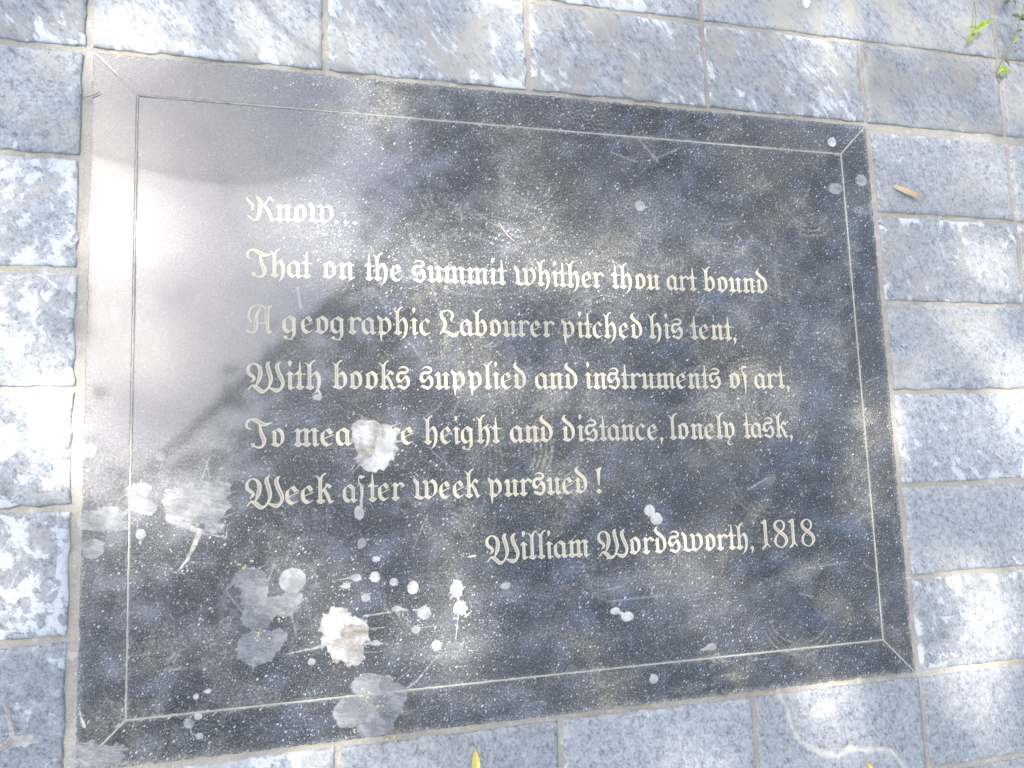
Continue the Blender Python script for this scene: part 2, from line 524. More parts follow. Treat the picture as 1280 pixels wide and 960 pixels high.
rng = random.Random(7)
CRACK = [at(*p) for p in ((973, 860), (985, 884), (994, 912), (1003, 926), (1017, 934), (1034, 940), (1048, 942), (1062, 934),
                          (1085, 935), (1105, 935), (1115, 936), (1128, 950), (1142, 968), (1168, 985))]
for n, (a, b, y0, y1, side) in enumerate(cells):
    seen = in_view(a, b, y0, y1)
    st = 0.0028 if seen else 0.009
    g = 0.0042
    ax, bx, ay, by = a + g, b - g, y0 + g, y1 - g
    if side == 'left' and abs(b + 0.607) < 0.01:
        bx = -0.6135
    if side == 'right' and abs(a - 0.6095) < 0.01:
        ax = 0.6120
    if side == 'top' and abs(y0 - 0.4575) < 0.01:
        ay = 0.4610
    if side == 'bottom' and abs(y1 + 0.4565) < 0.01:
        by = -0.4610
    nx, ny = max(4, int((bx - ax) / st)), max(4, int((by - ay) / st))
    X, Y = np.meshgrid(np.linspace(ax, bx, nx), np.linspace(ay, by, ny))
    s = n * 13 + 3
    ed = np.minimum(np.minimum(X - ax, bx - X), np.minimum(Y - ay, by - Y))
    # wobbling, slightly broken arrises
    wob = 0.0028 * sstep(0.02, 0.0, ed)
    P = np.stack([X + wob * (fbm(X * 60, Y * 60, s, 4) - 0.5) * 2, Y + wob * (fbm(X * 60, Y * 60, s + 40, 4) - 0.5) * 2], -1)
    relief = 0.0022 if side in ('top', 'left') else 0.0016
    f = fbm(X * 16 + Y * 6, Y * 20, s + 80, 6, 0.55)
    Z = relief * (np.floor(f * 9) / 9 * 0.7 + f * 0.6 - 0.65) + 0.0010 * (fbm(X * 130, Y * 130, s + 7, 3) - 0.5)
    Z -= 0.0022 * sstep(0.006, 0.0, ed + 0.003 * (fbm(X * 90, Y * 90, s + 5, 3) - 0.5))
    label = None
    vein = np.zeros_like(Z)
    if side == 'bottom' and abs(a - 0.3105) < 0.01 and abs(y1 + 0.4565) < 0.01:
        reg = poly_sdf(X, Y, CRACK + [(0.75, -0.75), (0.75, -0.40), (CRACK[0][0] + 0.004, -0.40)])
        reg = reg + 0.004 * (fbm(X * 120, Y * 120, 4, 4) - 0.5)
        Z += 0.0016 * sstep(-0.0012, 0.0012, reg) - 0.0008
        vein = np.maximum(0.85 * sstep(0.0055, 0.001, np.abs(reg - 0.003) + 0.008 * (fbm(X * 70, Y * 70, 9, 4) - 0.5)), 0.5 * sstep(1.0, 0.2, np.hypot((X - at(1030, 885)[0]) / 0.030, (Y - at(1030, 885)[1]) / 0.016) + 1.4 * (fbm(X * 60, Y * 90, 6, 4) - 0.5)))
        label = 'slate slab with a broken curved layer across its lower half'
    Z += 0.0006 * (rng.random() - 0.5)
    o = slab_mesh('slab', P, Z, -0.028, M_SLATE, paving, {'edge': sstep(0.022, 0.0, ed), 'vein': vein})
    lime, tan = {'top': (0.74, 1.05), 'bottom': (0.30, 0.45), 'left': (0.92, 0.75), 'right': (0.48, 0.55)}[side]
    if side == 'top' and a > 0.55:
        lime, tan = 0.30, 0.95
    if side == 'top' and y0 > 0.6 and a > 0.25:
        lime, tan = 0.28, 1.2
    if side == 'left' and y0 > 0.25:
        lime, tan = 0.50, 0.55
    if side == 'left' and y1 < -0.25:
        lime, tan = 0.66, 0.25
    if side == 'bottom' and b < -0.25:
        lime = 0.85
    if side == 'right':
        k = [i for i in range(6) if abs(ROWS_R[i] - y1) < 0.01]
        if k:
            lime = (0.30, 0.62, 0.30, 0.62, 0.48, 0.70)[k[0]]
            tan = (0.45, 0.55, 0.25, 0.2, 0.7, 0.55)[k[0]]
    o['lime'] = float(lime + rng.uniform(-0.13, 0.08))
    o['tan'] = float(max(0.0, tan + rng.uniform(-0.35, 0.45)))
    o['tone'] = float(rng.uniform(0.88, 1.14))
    o['seed'] = float(rng.uniform(0, 40))
    o['streak'] = 1.0 if side == 'top' else (0.25 if side == 'left' else 0.5)
    if label:
        o['label'] = label

# ---------------------------------------------------------------- dirt that lies on the plaque, as a function of place
rnd = np.random.RandomState(11)


def seg_d(X, Y, p, q):
    ex, ey = q[0] - p[0], q[1] - p[1]
    t = np.clip(((X - p[0]) * ex + (Y - p[1]) * ey) / (ex * ex + ey * ey + 1e-12), 0, 1)
    return np.hypot(X - p[0] - t * ex, Y - p[1] - t * ey), t


def smear_list():
    out = []
    # px centre, px radii, angle (deg), amount
    for cx, cy, rx, ry, an, am in (
            (495, 145, 34, 22, 10, .55), (655, 470, 20, 16, 0, .8), (520, 530, 40, 18, -35, .6), (480, 230, 40, 18, 10, .35),
            (600, 400, 60, 25, 0, .25), (560, 430, 30, 30, 0, .3), (650, 520, 70, 40, 0, .35), (720, 610, 60, 28, -10, .4),
            (808, 262, 24, 34, -20, .55), (795, 205, 36, 14, -15, .45), (835, 235, 16, 30, -30, .6), (700, 410, 30, 70, 15, .25),
            (930, 470, 34, 18, -10, .85), (905, 505, 50, 20, 0, .45), (985, 495, 22, 18, 0, .7), (1040, 420, 20, 16, 0, .6),
            (1075, 520, 26, 16, 0, .8), (1070, 610, 40, 60, 0, .5), (960, 600, 16, 10, -40, .9), (945, 640, 40, 10, -40, .5),
            (1000, 715, 55, 14, -15, .7), (1040, 760, 40, 26, 30, .55), (960, 740, 40, 16, 10, .4), (880, 760, 60, 40, 0, .3),
            (780, 730, 70, 18, -8, .5), (690, 740, 90, 14, 0, .4), (700, 800, 80, 26, 0, .35), (580, 810, 60, 20, 0, .4),
            (620, 870, 60, 18, -6, .6), (800, 845, 50, 14, -6, .45), (300, 870, 60, 20, 0, .4), (230, 800, 70, 30, 0, .3),
            (150, 640, 40, 26, 0, .5), (240, 420, 60, 60, 0, .35), (220, 520, 60, 60, 0, .3), (400, 430, 50, 30, 0, .25),
            (1060, 300, 14, 60, 0, .3), (1078, 262, 16, 8, 0, .9), (960, 290, 60, 40, 0, .22), (900, 190, 60, 24, 8, .28),
            (715, 180, 40, 20, 0, .25), (560, 200, 50, 24, -20, .3), (640, 310, 30, 12, -30, .5), (780, 515, 60, 20, 0, .3),
            (120, 945, 26, 18, 0, 1.0), (860, 860, 30, 8, -6, .6), (915, 845, 30, 10, -6, .5)):
        x, y = at(cx, cy)
        x2, y2 = at(cx + rx, cy)
        x3, y3 = at(cx, cy + ry)
        out.append((x, y, abs(x2 - x), abs(y3 - y), -R(an), am))
    return out


SMEARS = smear_list()
ARCS = []                                                     # scuffs: centre px, radius px, start, end (deg), strength, count, spacing px
for cx, cy, r, a0, a1, st, k, dr in (
        (905, 415, 34, 20, 150, .50, 4, 5), (930, 400, 56, 30, 110, .45, 4, 6), (900, 380, 80, 35, 110, .35, 3, 7), (945, 500, 44, 20, 150, .45, 4, 6),
        (1050, 430, 30, 90, 280, .45, 3, 6), (1040, 450, 60, 110, 200, .3, 3, 7), (640, 565, 34, -60, 70, .5, 4, 7), (600, 520, 90, -20, 40, .3, 3, 9),
        (800, 265, 22, 0, 360, .45, 3, 5), (640, 235, 60, 190, 350, .3, 4, 9), (600, 250, 100, 200, 320, .28, 4, 11), (660, 215, 40, 200, 340, .3, 3, 8),
        (560, 240, 26, 160, 330, .3, 3, 7), (900, 240, 44, 180, 300, .3, 3, 7), (960, 590, 50, 180, 320, .3, 3, 8), (1000, 760, 50, 190, 340, .4, 3, 8),
        (870, 760, 60, 120, 250, .3, 3, 9), (760, 420, 40, 30, 170, .25, 3, 8), (540, 290, 50, 30, 120, .3, 3, 8), (980, 430, 26, 0, 200, .35, 3, 6),
        (700, 330, 60, 200, 300, .25, 3, 8), (1010, 250, 40, 180, 330, .3, 3, 8), (420, 580, 50, 30, 160, .25, 3, 9), (330, 620, 60, 60, 150, .2, 2, 9)):
    for i in range(k):
        ARCS.append((*at(cx, cy), (r + dr * i) * 0.00108, a0 + rnd.uniform(-12, 12), a1 + rnd.uniform(-12, 12), st * rnd.uniform(.5, 1.1)))
for i in range(90):                                           # rubbed arcs of many soles
    cx, cy = rnd.uniform(380, 1040), rnd.uniform(150, 800)
    r, a0 = rnd.uniform(22, 90), rnd.uniform(0, 360)
    for k in range(rnd.randint(2, 6)):
        ARCS.append((*at(cx, cy), (r + 5.5 * k) * 0.00108, a0 + rnd.uniform(-8, 8), a0 + rnd.uniform(30, 80), rnd.uniform(.12, .34)))
LINES = []                                                    # scratches: px, px, strength, width (m)
for p, q, st, w in (
        ((535, 642), (517, 685), .9, .0009), ((880, 372), (866, 400), .9, .0012), ((866, 400), (855, 418), .7, .0009), ((622, 372), (629, 392), .7, .0009),
        ((470, 352), (505, 340), .4, .0012), ((735, 520), (745, 500), .4, .001), ((541, 565), (573, 592), .8, .0012), ((552, 507), (530, 522), .6, .001),
        ((760, 752), (828, 744), .7, .0014), ((760, 737), (775, 734), .7, .0011), ((1000, 742), (1016, 746), .8, .0015), ((1000, 712), (1060, 702), .5, .002),
        ((800, 175), (822, 202), .8, .0024), ((763, 190), (795, 202), .8, .0016), ((822, 197), (852, 184), .7, .0016), ((935, 612), (958, 598), .9, .0018),
        ((845, 245), (870, 258), .5, .001), ((920, 820), (960, 815), .7, .0016), ((940, 826), (962, 822), .6, .001), ((870, 150), (890, 158), .5, .001),
        ((150, 705), (185, 690), .3, .001), ((170, 820), (215, 812), .4, .001), ((205, 837), (230, 836), .7, .0016), ((220, 702), (280, 705), .4, .0012),
        ((262, 570), (253, 597), .8, .0011), ((258, 575), (262, 598), .8, .0011), ((372, 360), (376, 385), .9, .0016), ((470, 455), (510, 438), .4, .001),
        ((445, 500), (470, 492), .4, .001), ((595, 370), (610, 352), .35, .001), ((1100, 470), (1082, 478), .6, .0014), ((1070, 650), (1098, 640), .4, .0011),
        ((1080, 705), (1100, 716), .6, .0015), ((560, 700), (548, 712), .5, .001)):
    LINES.append((at(*p), at(*q), st, w))
for i in range(170):                                          # hair scratches all over
    x, y = rnd.uniform(-.58, .58), rnd.uniform(-.43, .43)
    a, l = rnd.normal(0.7, 0.7), rnd.uniform(.006, .03)
    LINES.append(((x, y), (x + l * math.cos(a), y + l * math.sin(a)), rnd.uniform(.10, .30), rnd.uniform(.0006, .0009)))


def dirt(X, Y):
    wx = X + 0.010 * (fbm(X * 30, Y * 30, 61, 4) - 0.5)
    wy = Y + 0.010 * (fbm(X * 30, Y * 30, 71, 4) - 0.5)
    lowf = fbm(X * 4.2, Y * 4.2, 21, 5, 0.55)
    dust = 0.38 * sstep(0.34, 0.70, lowf)
    warp = 0.05 * (fbm(X * 8, Y * 8, 91, 3) - 0.5)
    swirl = np.abs(fbm((X + warp) * 11, (Y - warp) * 11, 97, 6, 0.62) - 0.5)
    dust += 0.42 * sstep(0.035, 0.0, swirl) * sstep(0.38, 0.62, fbm(X * 5 + 3, Y * 5, 33, 3))
    dust += 0.36 * sstep(0.50, 0.72, fbm(X * 18 + 0.5 * Y, Y * 18, 31, 6, 0.65))
    st = fbm((X * 0.8 + Y * 0.6) * 14, (Y * 0.8 - X * 0.6) * 70, 41, 5, 0.55)      # wiped streaks
    dust += 0.12 * sstep(0.50, 0.72, st)
    rag = fbm(X * 90, Y * 90, 51, 5, 0.6)
    for x, y, rx, ry, an, am in SMEARS:
        k = (np.abs(X - x) < 2 * max(rx, ry)) & (np.abs(Y - y) < 2 * max(rx, ry))
        if not k.any():
            continue
        dx, dy = wx[k] - x, wy[k] - y
        u = (dx * math.cos(an) + dy * math.sin(an)) / rx
        v = (-dx * math.sin(an) + dy * math.cos(an)) / ry
        q = np.sqrt(u * u + v * v) + 1.1 * (rag[k] - 0.5)
        dust[k] += am * 0.85 * sstep(1.1, 0.45, q) * np.clip(3.0 * (rag[k] - 0.22), 0.15, 1.1)
    pale = np.zeros_like(X)
    for x, y, r, a0, a1, s in ARCS:
        k = (np.abs(X - x) < r + .01) & (np.abs(Y - y) < r + .01)
        if not k.any():
            continue
        dx, dy = wx[k] - x, wy[k] - y
        d = np.abs(np.hypot(dx, dy) - r)
        ang = (np.degrees(np.arctan2(dy, dx)) - a0) % 360
        fade = sstep(0, 25, ang) * sstep(a1 - a0, max(1, a1 - a0 - 25), ang)
        dust[k] += 2.2 * s * sstep(0.0026, 0.0003, d) * fade * np.clip(3.2 * (rag[k] - 0.28), 0, 1.2)
    for p, q, s, w in LINES:
        x0, x1 = min(p[0], q[0]) - .004, max(p[0], q[0]) + .004
        y0, y1 = min(p[1], q[1]) - .004, max(p[1], q[1]) + .004
        k = (X > x0) & (X < x1) & (Y > y0) & (Y < y1)
        if not k.any():
            continue
        d, t = seg_d(X[k], Y[k], p, q)
        pale[k] = np.maximum(pale[k], 0.6 * s * (0.3 + 0.9 * rag[k]) * sstep(w * 1.3, w * 0.3, d))
    # shoe tread: chevrons on the top border, bars on the sole print
    cx, cy = at(735, 140)
    k = (np.abs(X - cx) < .06) & (np.abs(Y - cy) < .05)
    if k.any():
        dx, dy = X[k] - cx, Y[k] - cy
        u = dx * 0.93 - dy * 0.36
        v = dx * 0.36 + dy * 0.93
        tri = np.abs(((u / 0.019) % 1) - 0.5) * 2
        band = np.abs(((v + tri * 0.007) / 0.0075) % 1 - 0.5) * 2
        dust[k] += 0.85 * sstep(0.55, 0.9, band) * sstep(0.050, 0.030, np.abs(u)) * sstep(0.040, 0.022, np.abs(v)) * (0.35 + rag[k])
    cx, cy = at(806, 268)
    k = (np.abs(X - cx) < .05) & (np.abs(Y - cy) < .06)
    if k.any():
        dx, dy = X[k] - cx, Y[k] - cy
        v = dx * 0.64 + dy * 0.77
        dust[k] += 0.55 * sstep(0.35, 0.8, np.abs((v / 0.0065) % 1 - 0.5) * 2) * sstep(1.0, 0.7, np.hypot(dx / .032, dy / .040)) * (0.3 + rag[k])
    cx, cy = at(605, 575)
    k = (np.abs(X - cx) < .05) & (np.abs(Y - cy) < .05)
    if k.any():
        r = np.hypot(X[k] - cx + .05, (Y[k] - cy) * 0.7)
        dust[k] += 0.4 * sstep(0.4, 0.85, np.abs((r / 0.0085) % 1 - 0.5) * 2) * sstep(1, .6, np.hypot((X[k] - cx) / .04, (Y[k] - cy) / .035)) * (0.3 + rag[k])
    # dirt caught along the frame joint and along the outer edge
    ex, ey = X1 - np.abs(X), Y1 - np.abs(Y)
    rim = np.minimum(ex, ey)
    dust += 0.9 * sstep(0.010, 0.0, rim + 0.016 * (rag - 0.42))
    jd = np.abs(rim - INS)
    dust += 0.6 * sstep(0.007, 0.0, jd + 0.012 * (rag - 0.40))
    # flecks and dust both thin out around the upper left
    hx, hy = at(190, 330)
    wear_fade = sstep(0.13, 0.36, np.hypot(X - hx, (Y - hy) * 0.75) + 0.12 * (fbm(X * 9, Y * 9, 15, 4) - 0.5))
    grit = (0.22 + 0.78 * wear_fade) * (0.55 + 0.75 * fbm(X * 7, Y * 7, 16, 4))
    return np.clip(dust * (0.6 + 0.4 * wear_fade), 0, 1), np.clip(pale, 0, 1), np.clip(grit, 0, 1)


# ---------------------------------------------------------------- the plaque
plaque = tag(empty('stone_plaque'), 'large dark polished granite plaque with a mitred border, let into the slate paving', 'plaque')


def quad_piece(name, c, st, z, label=None):
    """a flat granite piece with corners c (four points, counter-clockwise from lower left)"""
    c = np.array(c, float)
    lu = max(np.linalg.norm(c[1] - c[0]), np.linalg.norm(c[2] - c[3]))
    lv = max(np.linalg.norm(c[3] - c[0]), np.linalg.norm(c[2] - c[1]))
    nu, nv = int(lu / st) + 2, int(lv / st) + 2
    U, V = np.meshgrid(np.linspace(0, 1, nu), np.linspace(0, 1, nv))
    P = ((1 - U) * (1 - V))[..., None] * c[0] + (U * (1 - V))[..., None] * c[1] + (U * V)[..., None] * c[2] + ((1 - U) * V)[..., None] * c[3]
    d, p, gr = dirt(P[..., 0], P[..., 1])
    rim = np.minimum(X1 - np.abs(P[..., 0]), Y1 - np.abs(P[..., 1]))          # the outer arris is nicked
    nick = (0.0022 * sstep(0.006, 0.0, rim) * np.maximum(0, fbm(P[..., 0] * 110, P[..., 1] * 110, 55, 4) - 0.42) * 2.2)[..., None]
    P = P - np.sign(P) * nick
    Z = np.full(U.shape, z)
    o = slab_mesh(name, P, Z, -0.028, M_GRANITE, plaque, {'dust': d, 'pale': p, 'grit': gr})
    if label:
        o['label'] = label
    return o


GAP = 0.0011
xi, yi = X1 - INS, Y1 - INS
quad_piece('panel', [(-xi + GAP, -yi + GAP), (xi - GAP, -yi + GAP), (xi - GAP, yi - GAP), (-xi + GAP, yi - GAP)], 0.0015, 0.0)
s = GAP
quad_piece('border_strip', [(-X1, -Y1 + s), (-xi - s, -yi + 0), (-xi - s, yi - 0), (-X1, Y1 - s)], 0.0015, -0.0001)
quad_piece('border_strip', [(xi + s, -yi), (X1, -Y1 + s), (X1, Y1 - s), (xi + s, yi)], 0.0015, -0.0001)
quad_piece('border_strip', [(-X1 + s, -Y1), (X1 - s, -Y1), (xi, -yi - s), (-xi, -yi - s)], 0.0015, -0.0001)
quad_piece('border_strip', [(-xi, yi + s), (xi, yi + s), (X1 - s, Y1), (-X1 + s, Y1)], 0.0015, -0.0001)


def joint_filler():
    V, F = [], []

    def strip(p, q, w, seed):
        p, q = np.array(p), np.array(q)
        L = np.linalg.norm(q - p)
        n = max(4, int(L / 0.002))
        t = np.linspace(0, 1, n)
        nrm = np.array([-(q - p)[1], (q - p)[0]]) / L
        c = p + t[:, None] * (q - p)
        wl = w * (0.55 + 0.9 * fbm(t * L * 160, t * 0 + 3, seed, 4))
        wr = w * (0.55 + 0.9 * fbm(t * L * 160, t * 0 + 7, seed + 9, 4))
        z = 0.00015 + 0.0004 * fbm(t * L * 200, t * 0, seed + 5, 3)
        b = len(V)
        for i in range(n):
            for off, zz in ((wl[i] + .0004, -0.003), (wl[i], 0.0), (0, z[i]), (-wr[i], 0.0), (-wr[i] - .0004, -0.003)):
                V.append((c[i][0] + nrm[0] * off, c[i][1] + nrm[1] * off, zz + 0.0001))
        for i in range(n - 1):
            for k in range(4):
                F.append((b + i * 5 + k, b + i * 5 + k + 1, b + i * 5 + 5 + k + 1, b + i * 5 + 5 + k))
    c4 = [(-xi, -yi), (xi, -yi), (xi, yi), (-xi, yi)]
    o4 = [(-X1, -Y1), (X1, -Y1), (X1, Y1), (-X1, Y1)]
    for i in range(4):
        strip(c4[i], c4[(i + 1) % 4], 0.00115, 200 + i * 20)
        strip(c4[i], o4[i], 0.0011, 300 + i * 20)
    add_mesh('joint_filler', V, F, M_JOINT, plaque, True)


joint_filler()

# ---------------------------------------------------------------- blackletter, drawn with a broad nib
NIB = np.array([9.0, 6.6])
NT = np.array([-6.6, 9.0]) / np.hypot(9.0, 6.6) * 2.6


def hull(pts):
    pts = sorted(set(map(tuple, np.round(pts, 4))))

    def half(ps):
        h = []
        for p in ps:
            while len(h) > 1 and (h[-1][0] - h[-2][0]) * (p[1] - h[-2][1]) - (h[-1][1] - h[-2][1]) * (p[0] - h[-2][0]) <= 0:
                h.pop()
            h.append(p)
        return h
    a, b = half(pts), half(pts[::-1])
    return a[:-1] + b[:-1]


def curve(pts, n=6, closed=False):
    p = [np.array(q, float) for q in pts]
    out = []
    m_ = len(p)
    for i in range(m_ if closed else m_ - 1):
        if closed:
            a, b, c, d = p[i - 1], p[i], p[(i + 1) % m_], p[(i + 2) % m_]
        else:
            a, b, c, d = p[max(i - 1, 0)], p[i], p[i + 1], p[min(i + 2, m_ - 1)]
        for k in range(n):
            t = k / n
            out.append(0.5 * (2 * b + (c - a) * t + (2 * a - 5 * b + 4 * c - d) * t * t + (3 * b - a - 3 * c + d) * t ** 3))
    out.append(p[0] if closed else p[-1])
    return out


def pen(pts):
    r = []
    for p, q in zip(pts[:-1], pts[1:]):
        r.append(('P', hull([np.array(c) + sa * NIB + sb * NT for c in (p, q) for sa in (-1, 1) for sb in (-1, 1)])))
    return r


def brush(pts, ws):
    return [('S', tuple(p), tuple(q), w0 / 2, w1 / 2) for p, q, w0, w1 in zip(pts[:-1], pts[1:], ws[:-1], ws[1:])]


def brush_c(pts, ws, closed=False):
    q = curve([(*p, w) for p, w in zip(pts, ws)], 6, closed)
    return brush([(a[0], a[1]) for a in q], [a[2] for a in q])


def P(*pts):
    return [('P', list(pts))]


def sh(prims, dx):
    out = []
    for p in prims:
        if p[0] == 'P':
            out.append(('P', [(x + dx, y) for x, y in p[1]]))
        else:
            out.append(('S', (p[1][0] + dx, p[1][1]), (p[2][0] + dx, p[2][1]), p[3], p[4]))
    return out


def stem(x, y0, y1):
    return P((x - 10.5, y0), (x + 10.5, y0), (x + 10.5, y1), (x - 10.5, y1))


def head(x):
    return P((x - 25, 79), (x - 2, 101), (x + 24, 83), (x + 20, 76), (x + 10, 82), (x - 11, 83), (x - 20, 75))


def foot(x):
    return P((x - 23, 17), (x - 11, 25), (x + 11, 25), (x + 26, 20), (x + 23, 12), (x + 3, -2), (x - 19, 11))


def foot_r(x):
    return P((x - 10.5, 18), (x - 9, 8), (x + 2, -2), (x + 26, 15), (x + 23, 22), (x + 10, 17), (x + 6, 22))


def fork(x):
    return P((x - 10.5, 124), (x - 16, 136), (x - 27, 146), (x - 21, 150), (x - 8, 140), (x - 1, 137), (x + 6, 149), (x + 22, 160),
             (x + 35, 160), (x + 31, 152), (x + 18, 145), (x + 10.5, 128))


def arch(x):
    return brush([(x + 8, 74), (x + 30, 95)], [7, 9])


G = {}
G['i'] = (stem(24, 12, 86) + head(24) + foot_r(24) + P((13, 146), (19, 157), (30, 157), (36, 146), (31, 134), (23, 120), (17, 131)), 48)
G['n'] = (stem(24, 12, 86) + head(24) + foot(24) + arch(24) + P((46, 84), (64, 101), (89, 83), (85, 76), (75, 82), (55, 80)) + stem(65, 12, 86) + foot_r(65), 90)
G['m'] = (stem(24, 12, 86) + head(24) + foot(24) + arch(24) + P((46, 84), (64, 101), (78, 92), (75, 80), (55, 80)) + stem(65, 12, 86) + foot(65) +
          arch(65) + P((87, 84), (105, 101), (130, 83), (126, 76), (116, 82), (96, 80)) + stem(106, 12, 86) + foot_r(106), 131)
G['u'] = (stem(24, 12, 88) + P((-1, 80), (20, 102), (35, 90), (35, 82), (5, 74)) + foot(24) + brush([(28, 5), (56, 22)], [9, 7]) + stem(65, 12, 86) +
          head(65) + foot_r(65), 90)
G['r'] = (stem(24, 12, 86) + head(24) + foot(24) + brush([(32, 73), (52, 95)], [7, 9]) + P((43, 85), (57, 101), (80, 85), (77, 77), (66, 68), (60, 80), (50, 84)), 75)
G['t'] = (P((15.5, 12), (15.5, 84), (21, 108), (23, 147), (31, 150), (34, 112), (36.5, 86), (36.5, 12)) + P((-4, 79), (17, 103), (24, 98), (24, 79)) +
          P((10, 79), (58, 80), (62, 88), (10, 88)) + foot(26), 52)
G['h'] = (stem(24, 12, 130) + fork(24) + foot(24) + brush([(33, 70), (52, 94)], [7, 8]) +
          pen(curve([(46, 90), (54, 94), (66, 80), (73, 52), (69, 15), (58, -10), (46, -20)])), 94)
G['e'] = (pen(curve([(42, 92), (18, 75), (14, 48), (19, 24), (36, 9)])) + brush([(36, 5), (66, 21)], [11, 6]) + pen([(42, 92), (58, 70)]) +
          brush([(68, 63), (24, 43)], [7, 7]), 77)
OB = pen([(13, 21), (46, 9)])
G['o'] = (stem(23, 18, 84) + brush([(10, 80), (46, 99)], [8, 9]) + pen(curve([(43, 92), (60, 79), (66, 52), (62, 26), (46, 9)])) + OB, 84)
G['a'] = (pen(curve([(37, 92), (15, 76), (12, 50), (15, 26), (32, 9)])) + brush([(32, 4), (54, 25)], [8, 8]) + pen([(37, 92), (56, 79)]) +
          P((54, 92), (77, 80), (66, 74)) + stem(60, 12, 84) + foot_r(60), 82)
G['g'] = (pen(curve([(36, 92), (14, 76), (11, 50), (14, 26), (32, 10)])) + brush([(32, 6), (56, 26)], [8, 8]) + pen([(37, 92), (58, 79)]) +
          P((56, 92), (80, 82), (68, 74)) + pen(curve([(62, 80), (62, 40), (63, 2), (58, -16), (48, -24)])) + brush([(54, -29), (14, -25)], [9, 7]) +
          P((6, -12), (22, -7), (29, -16), (24, -27), (8, -25)), 95)
G['b'] = (stem(24, 18, 130) + fork(24) + pen([(12, 21), (49, 9)]) + brush([(33, 72), (54, 97)], [7, 9]) + pen(curve([(49, 92), (64, 79), (70, 52), (66, 27), (49, 9)])), 86)
G['d'] = (stem(23, 18, 80) + P((1, 74), (22, 93), (36, 88), (34, 76), (12, 72)) + OB +
          pen(curve([(13, 140), (17, 128), (34, 112), (58, 92), (68, 70), (70, 46), (63, 24), (46, 9)])) + brush_c([(10, 134), (17, 148), (30, 153)], [12, 10, 6]), 91)
G['s'] = (brush_c([(17, 111), (30, 121), (46, 124), (62, 118), (68, 106), (64, 96)], [5, 9, 11, 14, 15, 12]) +
          brush_c([(66, 98), (50, 92), (30, 93), (16, 84), (10, 68)], [12, 18, 16, 17, 17]) + pen(curve([(10, 68), (13, 56), (25, 43)])) +
          brush([(28, 40), (58, 76)], [8, 10]) + pen(curve([(56, 72), (68, 58), (71, 42)])) + brush_c([(71, 46), (68, 26), (50, 4)], [20, 17, 9]) +
          P((5, 16), (17, 29), (58, 14), (50, -2), (42, 0)), 86)
G['w'] = (P((-1, 106), (11, 122), (21, 109), (36.5, 96), (36.5, 84), (15, 80)) + stem(26, 18, 92) + pen([(15, 22), (50, 9)]) + brush([(50, 5), (70, 20)], [9, 7]) +
          P((52, 94), (70, 110), (90, 94), (89, 82), (67, 84)) + stem(78, 16, 92) + pen([(72, 20), (98, 9)]) + brush([(94, 92), (114, 107)], [7, 8]) +
          pen(curve([(111, 99), (126, 86), (131, 58), (124, 30), (98, 9)])), 148)
G['p'] = (P((4, 97), (12, 115), (21, 103), (38.5, 92), (38.5, 78), (17.5, 76)) + stem(28, 8, 90) + P((17.5, 22), (38.5, 22), (36, -4), (31, -35), (26, -35), (20, -4)) +
          P((8, 17), (20, 26), (20, 10)) + brush([(37, 80), (58, 100)], [7, 9]) + pen(curve([(53, 93), (70, 79), (77, 52), (72, 27), (54, 10)])) + pen([(30, 15), (54, 9)]), 98)
G['c'] = (pen(curve([(41, 92), (18, 75), (14, 48), (19, 24), (36, 9)])) + brush([(36, 5), (66, 20)], [11, 6]) + P((36, 100), (46, 101), (68, 83), (55, 68), (44, 79)), 73)
G['k'] = (stem(24, 12, 130) + fork(24) + foot(24) + brush([(33, 62), (60, 98)], [8, 14]) + P((50, 94), (62, 107), (86, 91), (72, 76)) +
          brush([(44, 72), (60, 44), (72, 12)], [18, 20, 18]) + P((62, 14), (75, -2), (93, 14), (88, 21), (79, 15)), 91)
G['l'] = (stem(24, 12, 130) + fork(24) + foot(24), 49)
G['f'] = (brush_c([(9, 134), (8, 112), (18, 92)], [7, 8, 12]) + P((4, 128), (16, 144), (44, 139), (37, 125), (22, 127)) + brush([(12, 104), (40, 86)], [5, 5]) +
          brush([(-6, 80), (14, 94)], [5, 6]) + P((13, 92), (35, 86), (34, 44), (28, -30), (22, -30), (16, 44)), 60)
G['y'] = (P((0, 99), (8, 114), (16, 104), (33, 91), (33, 78), (11, 74)) + stem(23, 18, 88) + OB + brush([(36, 82), (52, 99)], [7, 8]) +
          pen(curve([(49, 92), (62, 79), (67, 52), (62, 26), (46, 9)])) + brush_c([(44, 2), (32, -9), (28, -21), (36, -31), (48, -32), (60, -24)], [6, 9, 13, 10, 8, 5]), 84)
G[','] = (P((3, 10), (17, 23), (31, 12), (25, -6), (14, -24), (8, -23), (14, -2)), 42)
G['.'] = (P((3, 11), (17, 23), (31, 10), (17, -3)), 42)
G['!'] = (P((0, 142), (15, 139), (36, 153), (39, 147), (31, 128), (25, 46), (17, 46), (11, 126)) + P((4, 14), (20, 30), (36, 14), (20, -2)), 44)
G['-'] = (P((0, 27), (12, 40), (52, 43), (40, 28)), 60)
G['1'] = (P((0, 146), (5, 153), (30, 170), (43, 170), (43, 32), (60, 8), (55, 2), (37, 20), (26, 4), (6, -6), (0, 1), (21, 22), (21, 142), (12, 148)), 82)
G['8'] = (brush_c([(46, 163), (18, 150), (14, 122), (42, 94), (74, 66), (80, 34), (50, 3), (14, 22), (13, 58), (40, 90), (66, 112), (70, 144)],
                  [8, 16, 22, 24, 24, 20, 8, 15, 16, 8, 13, 15], True), 92)
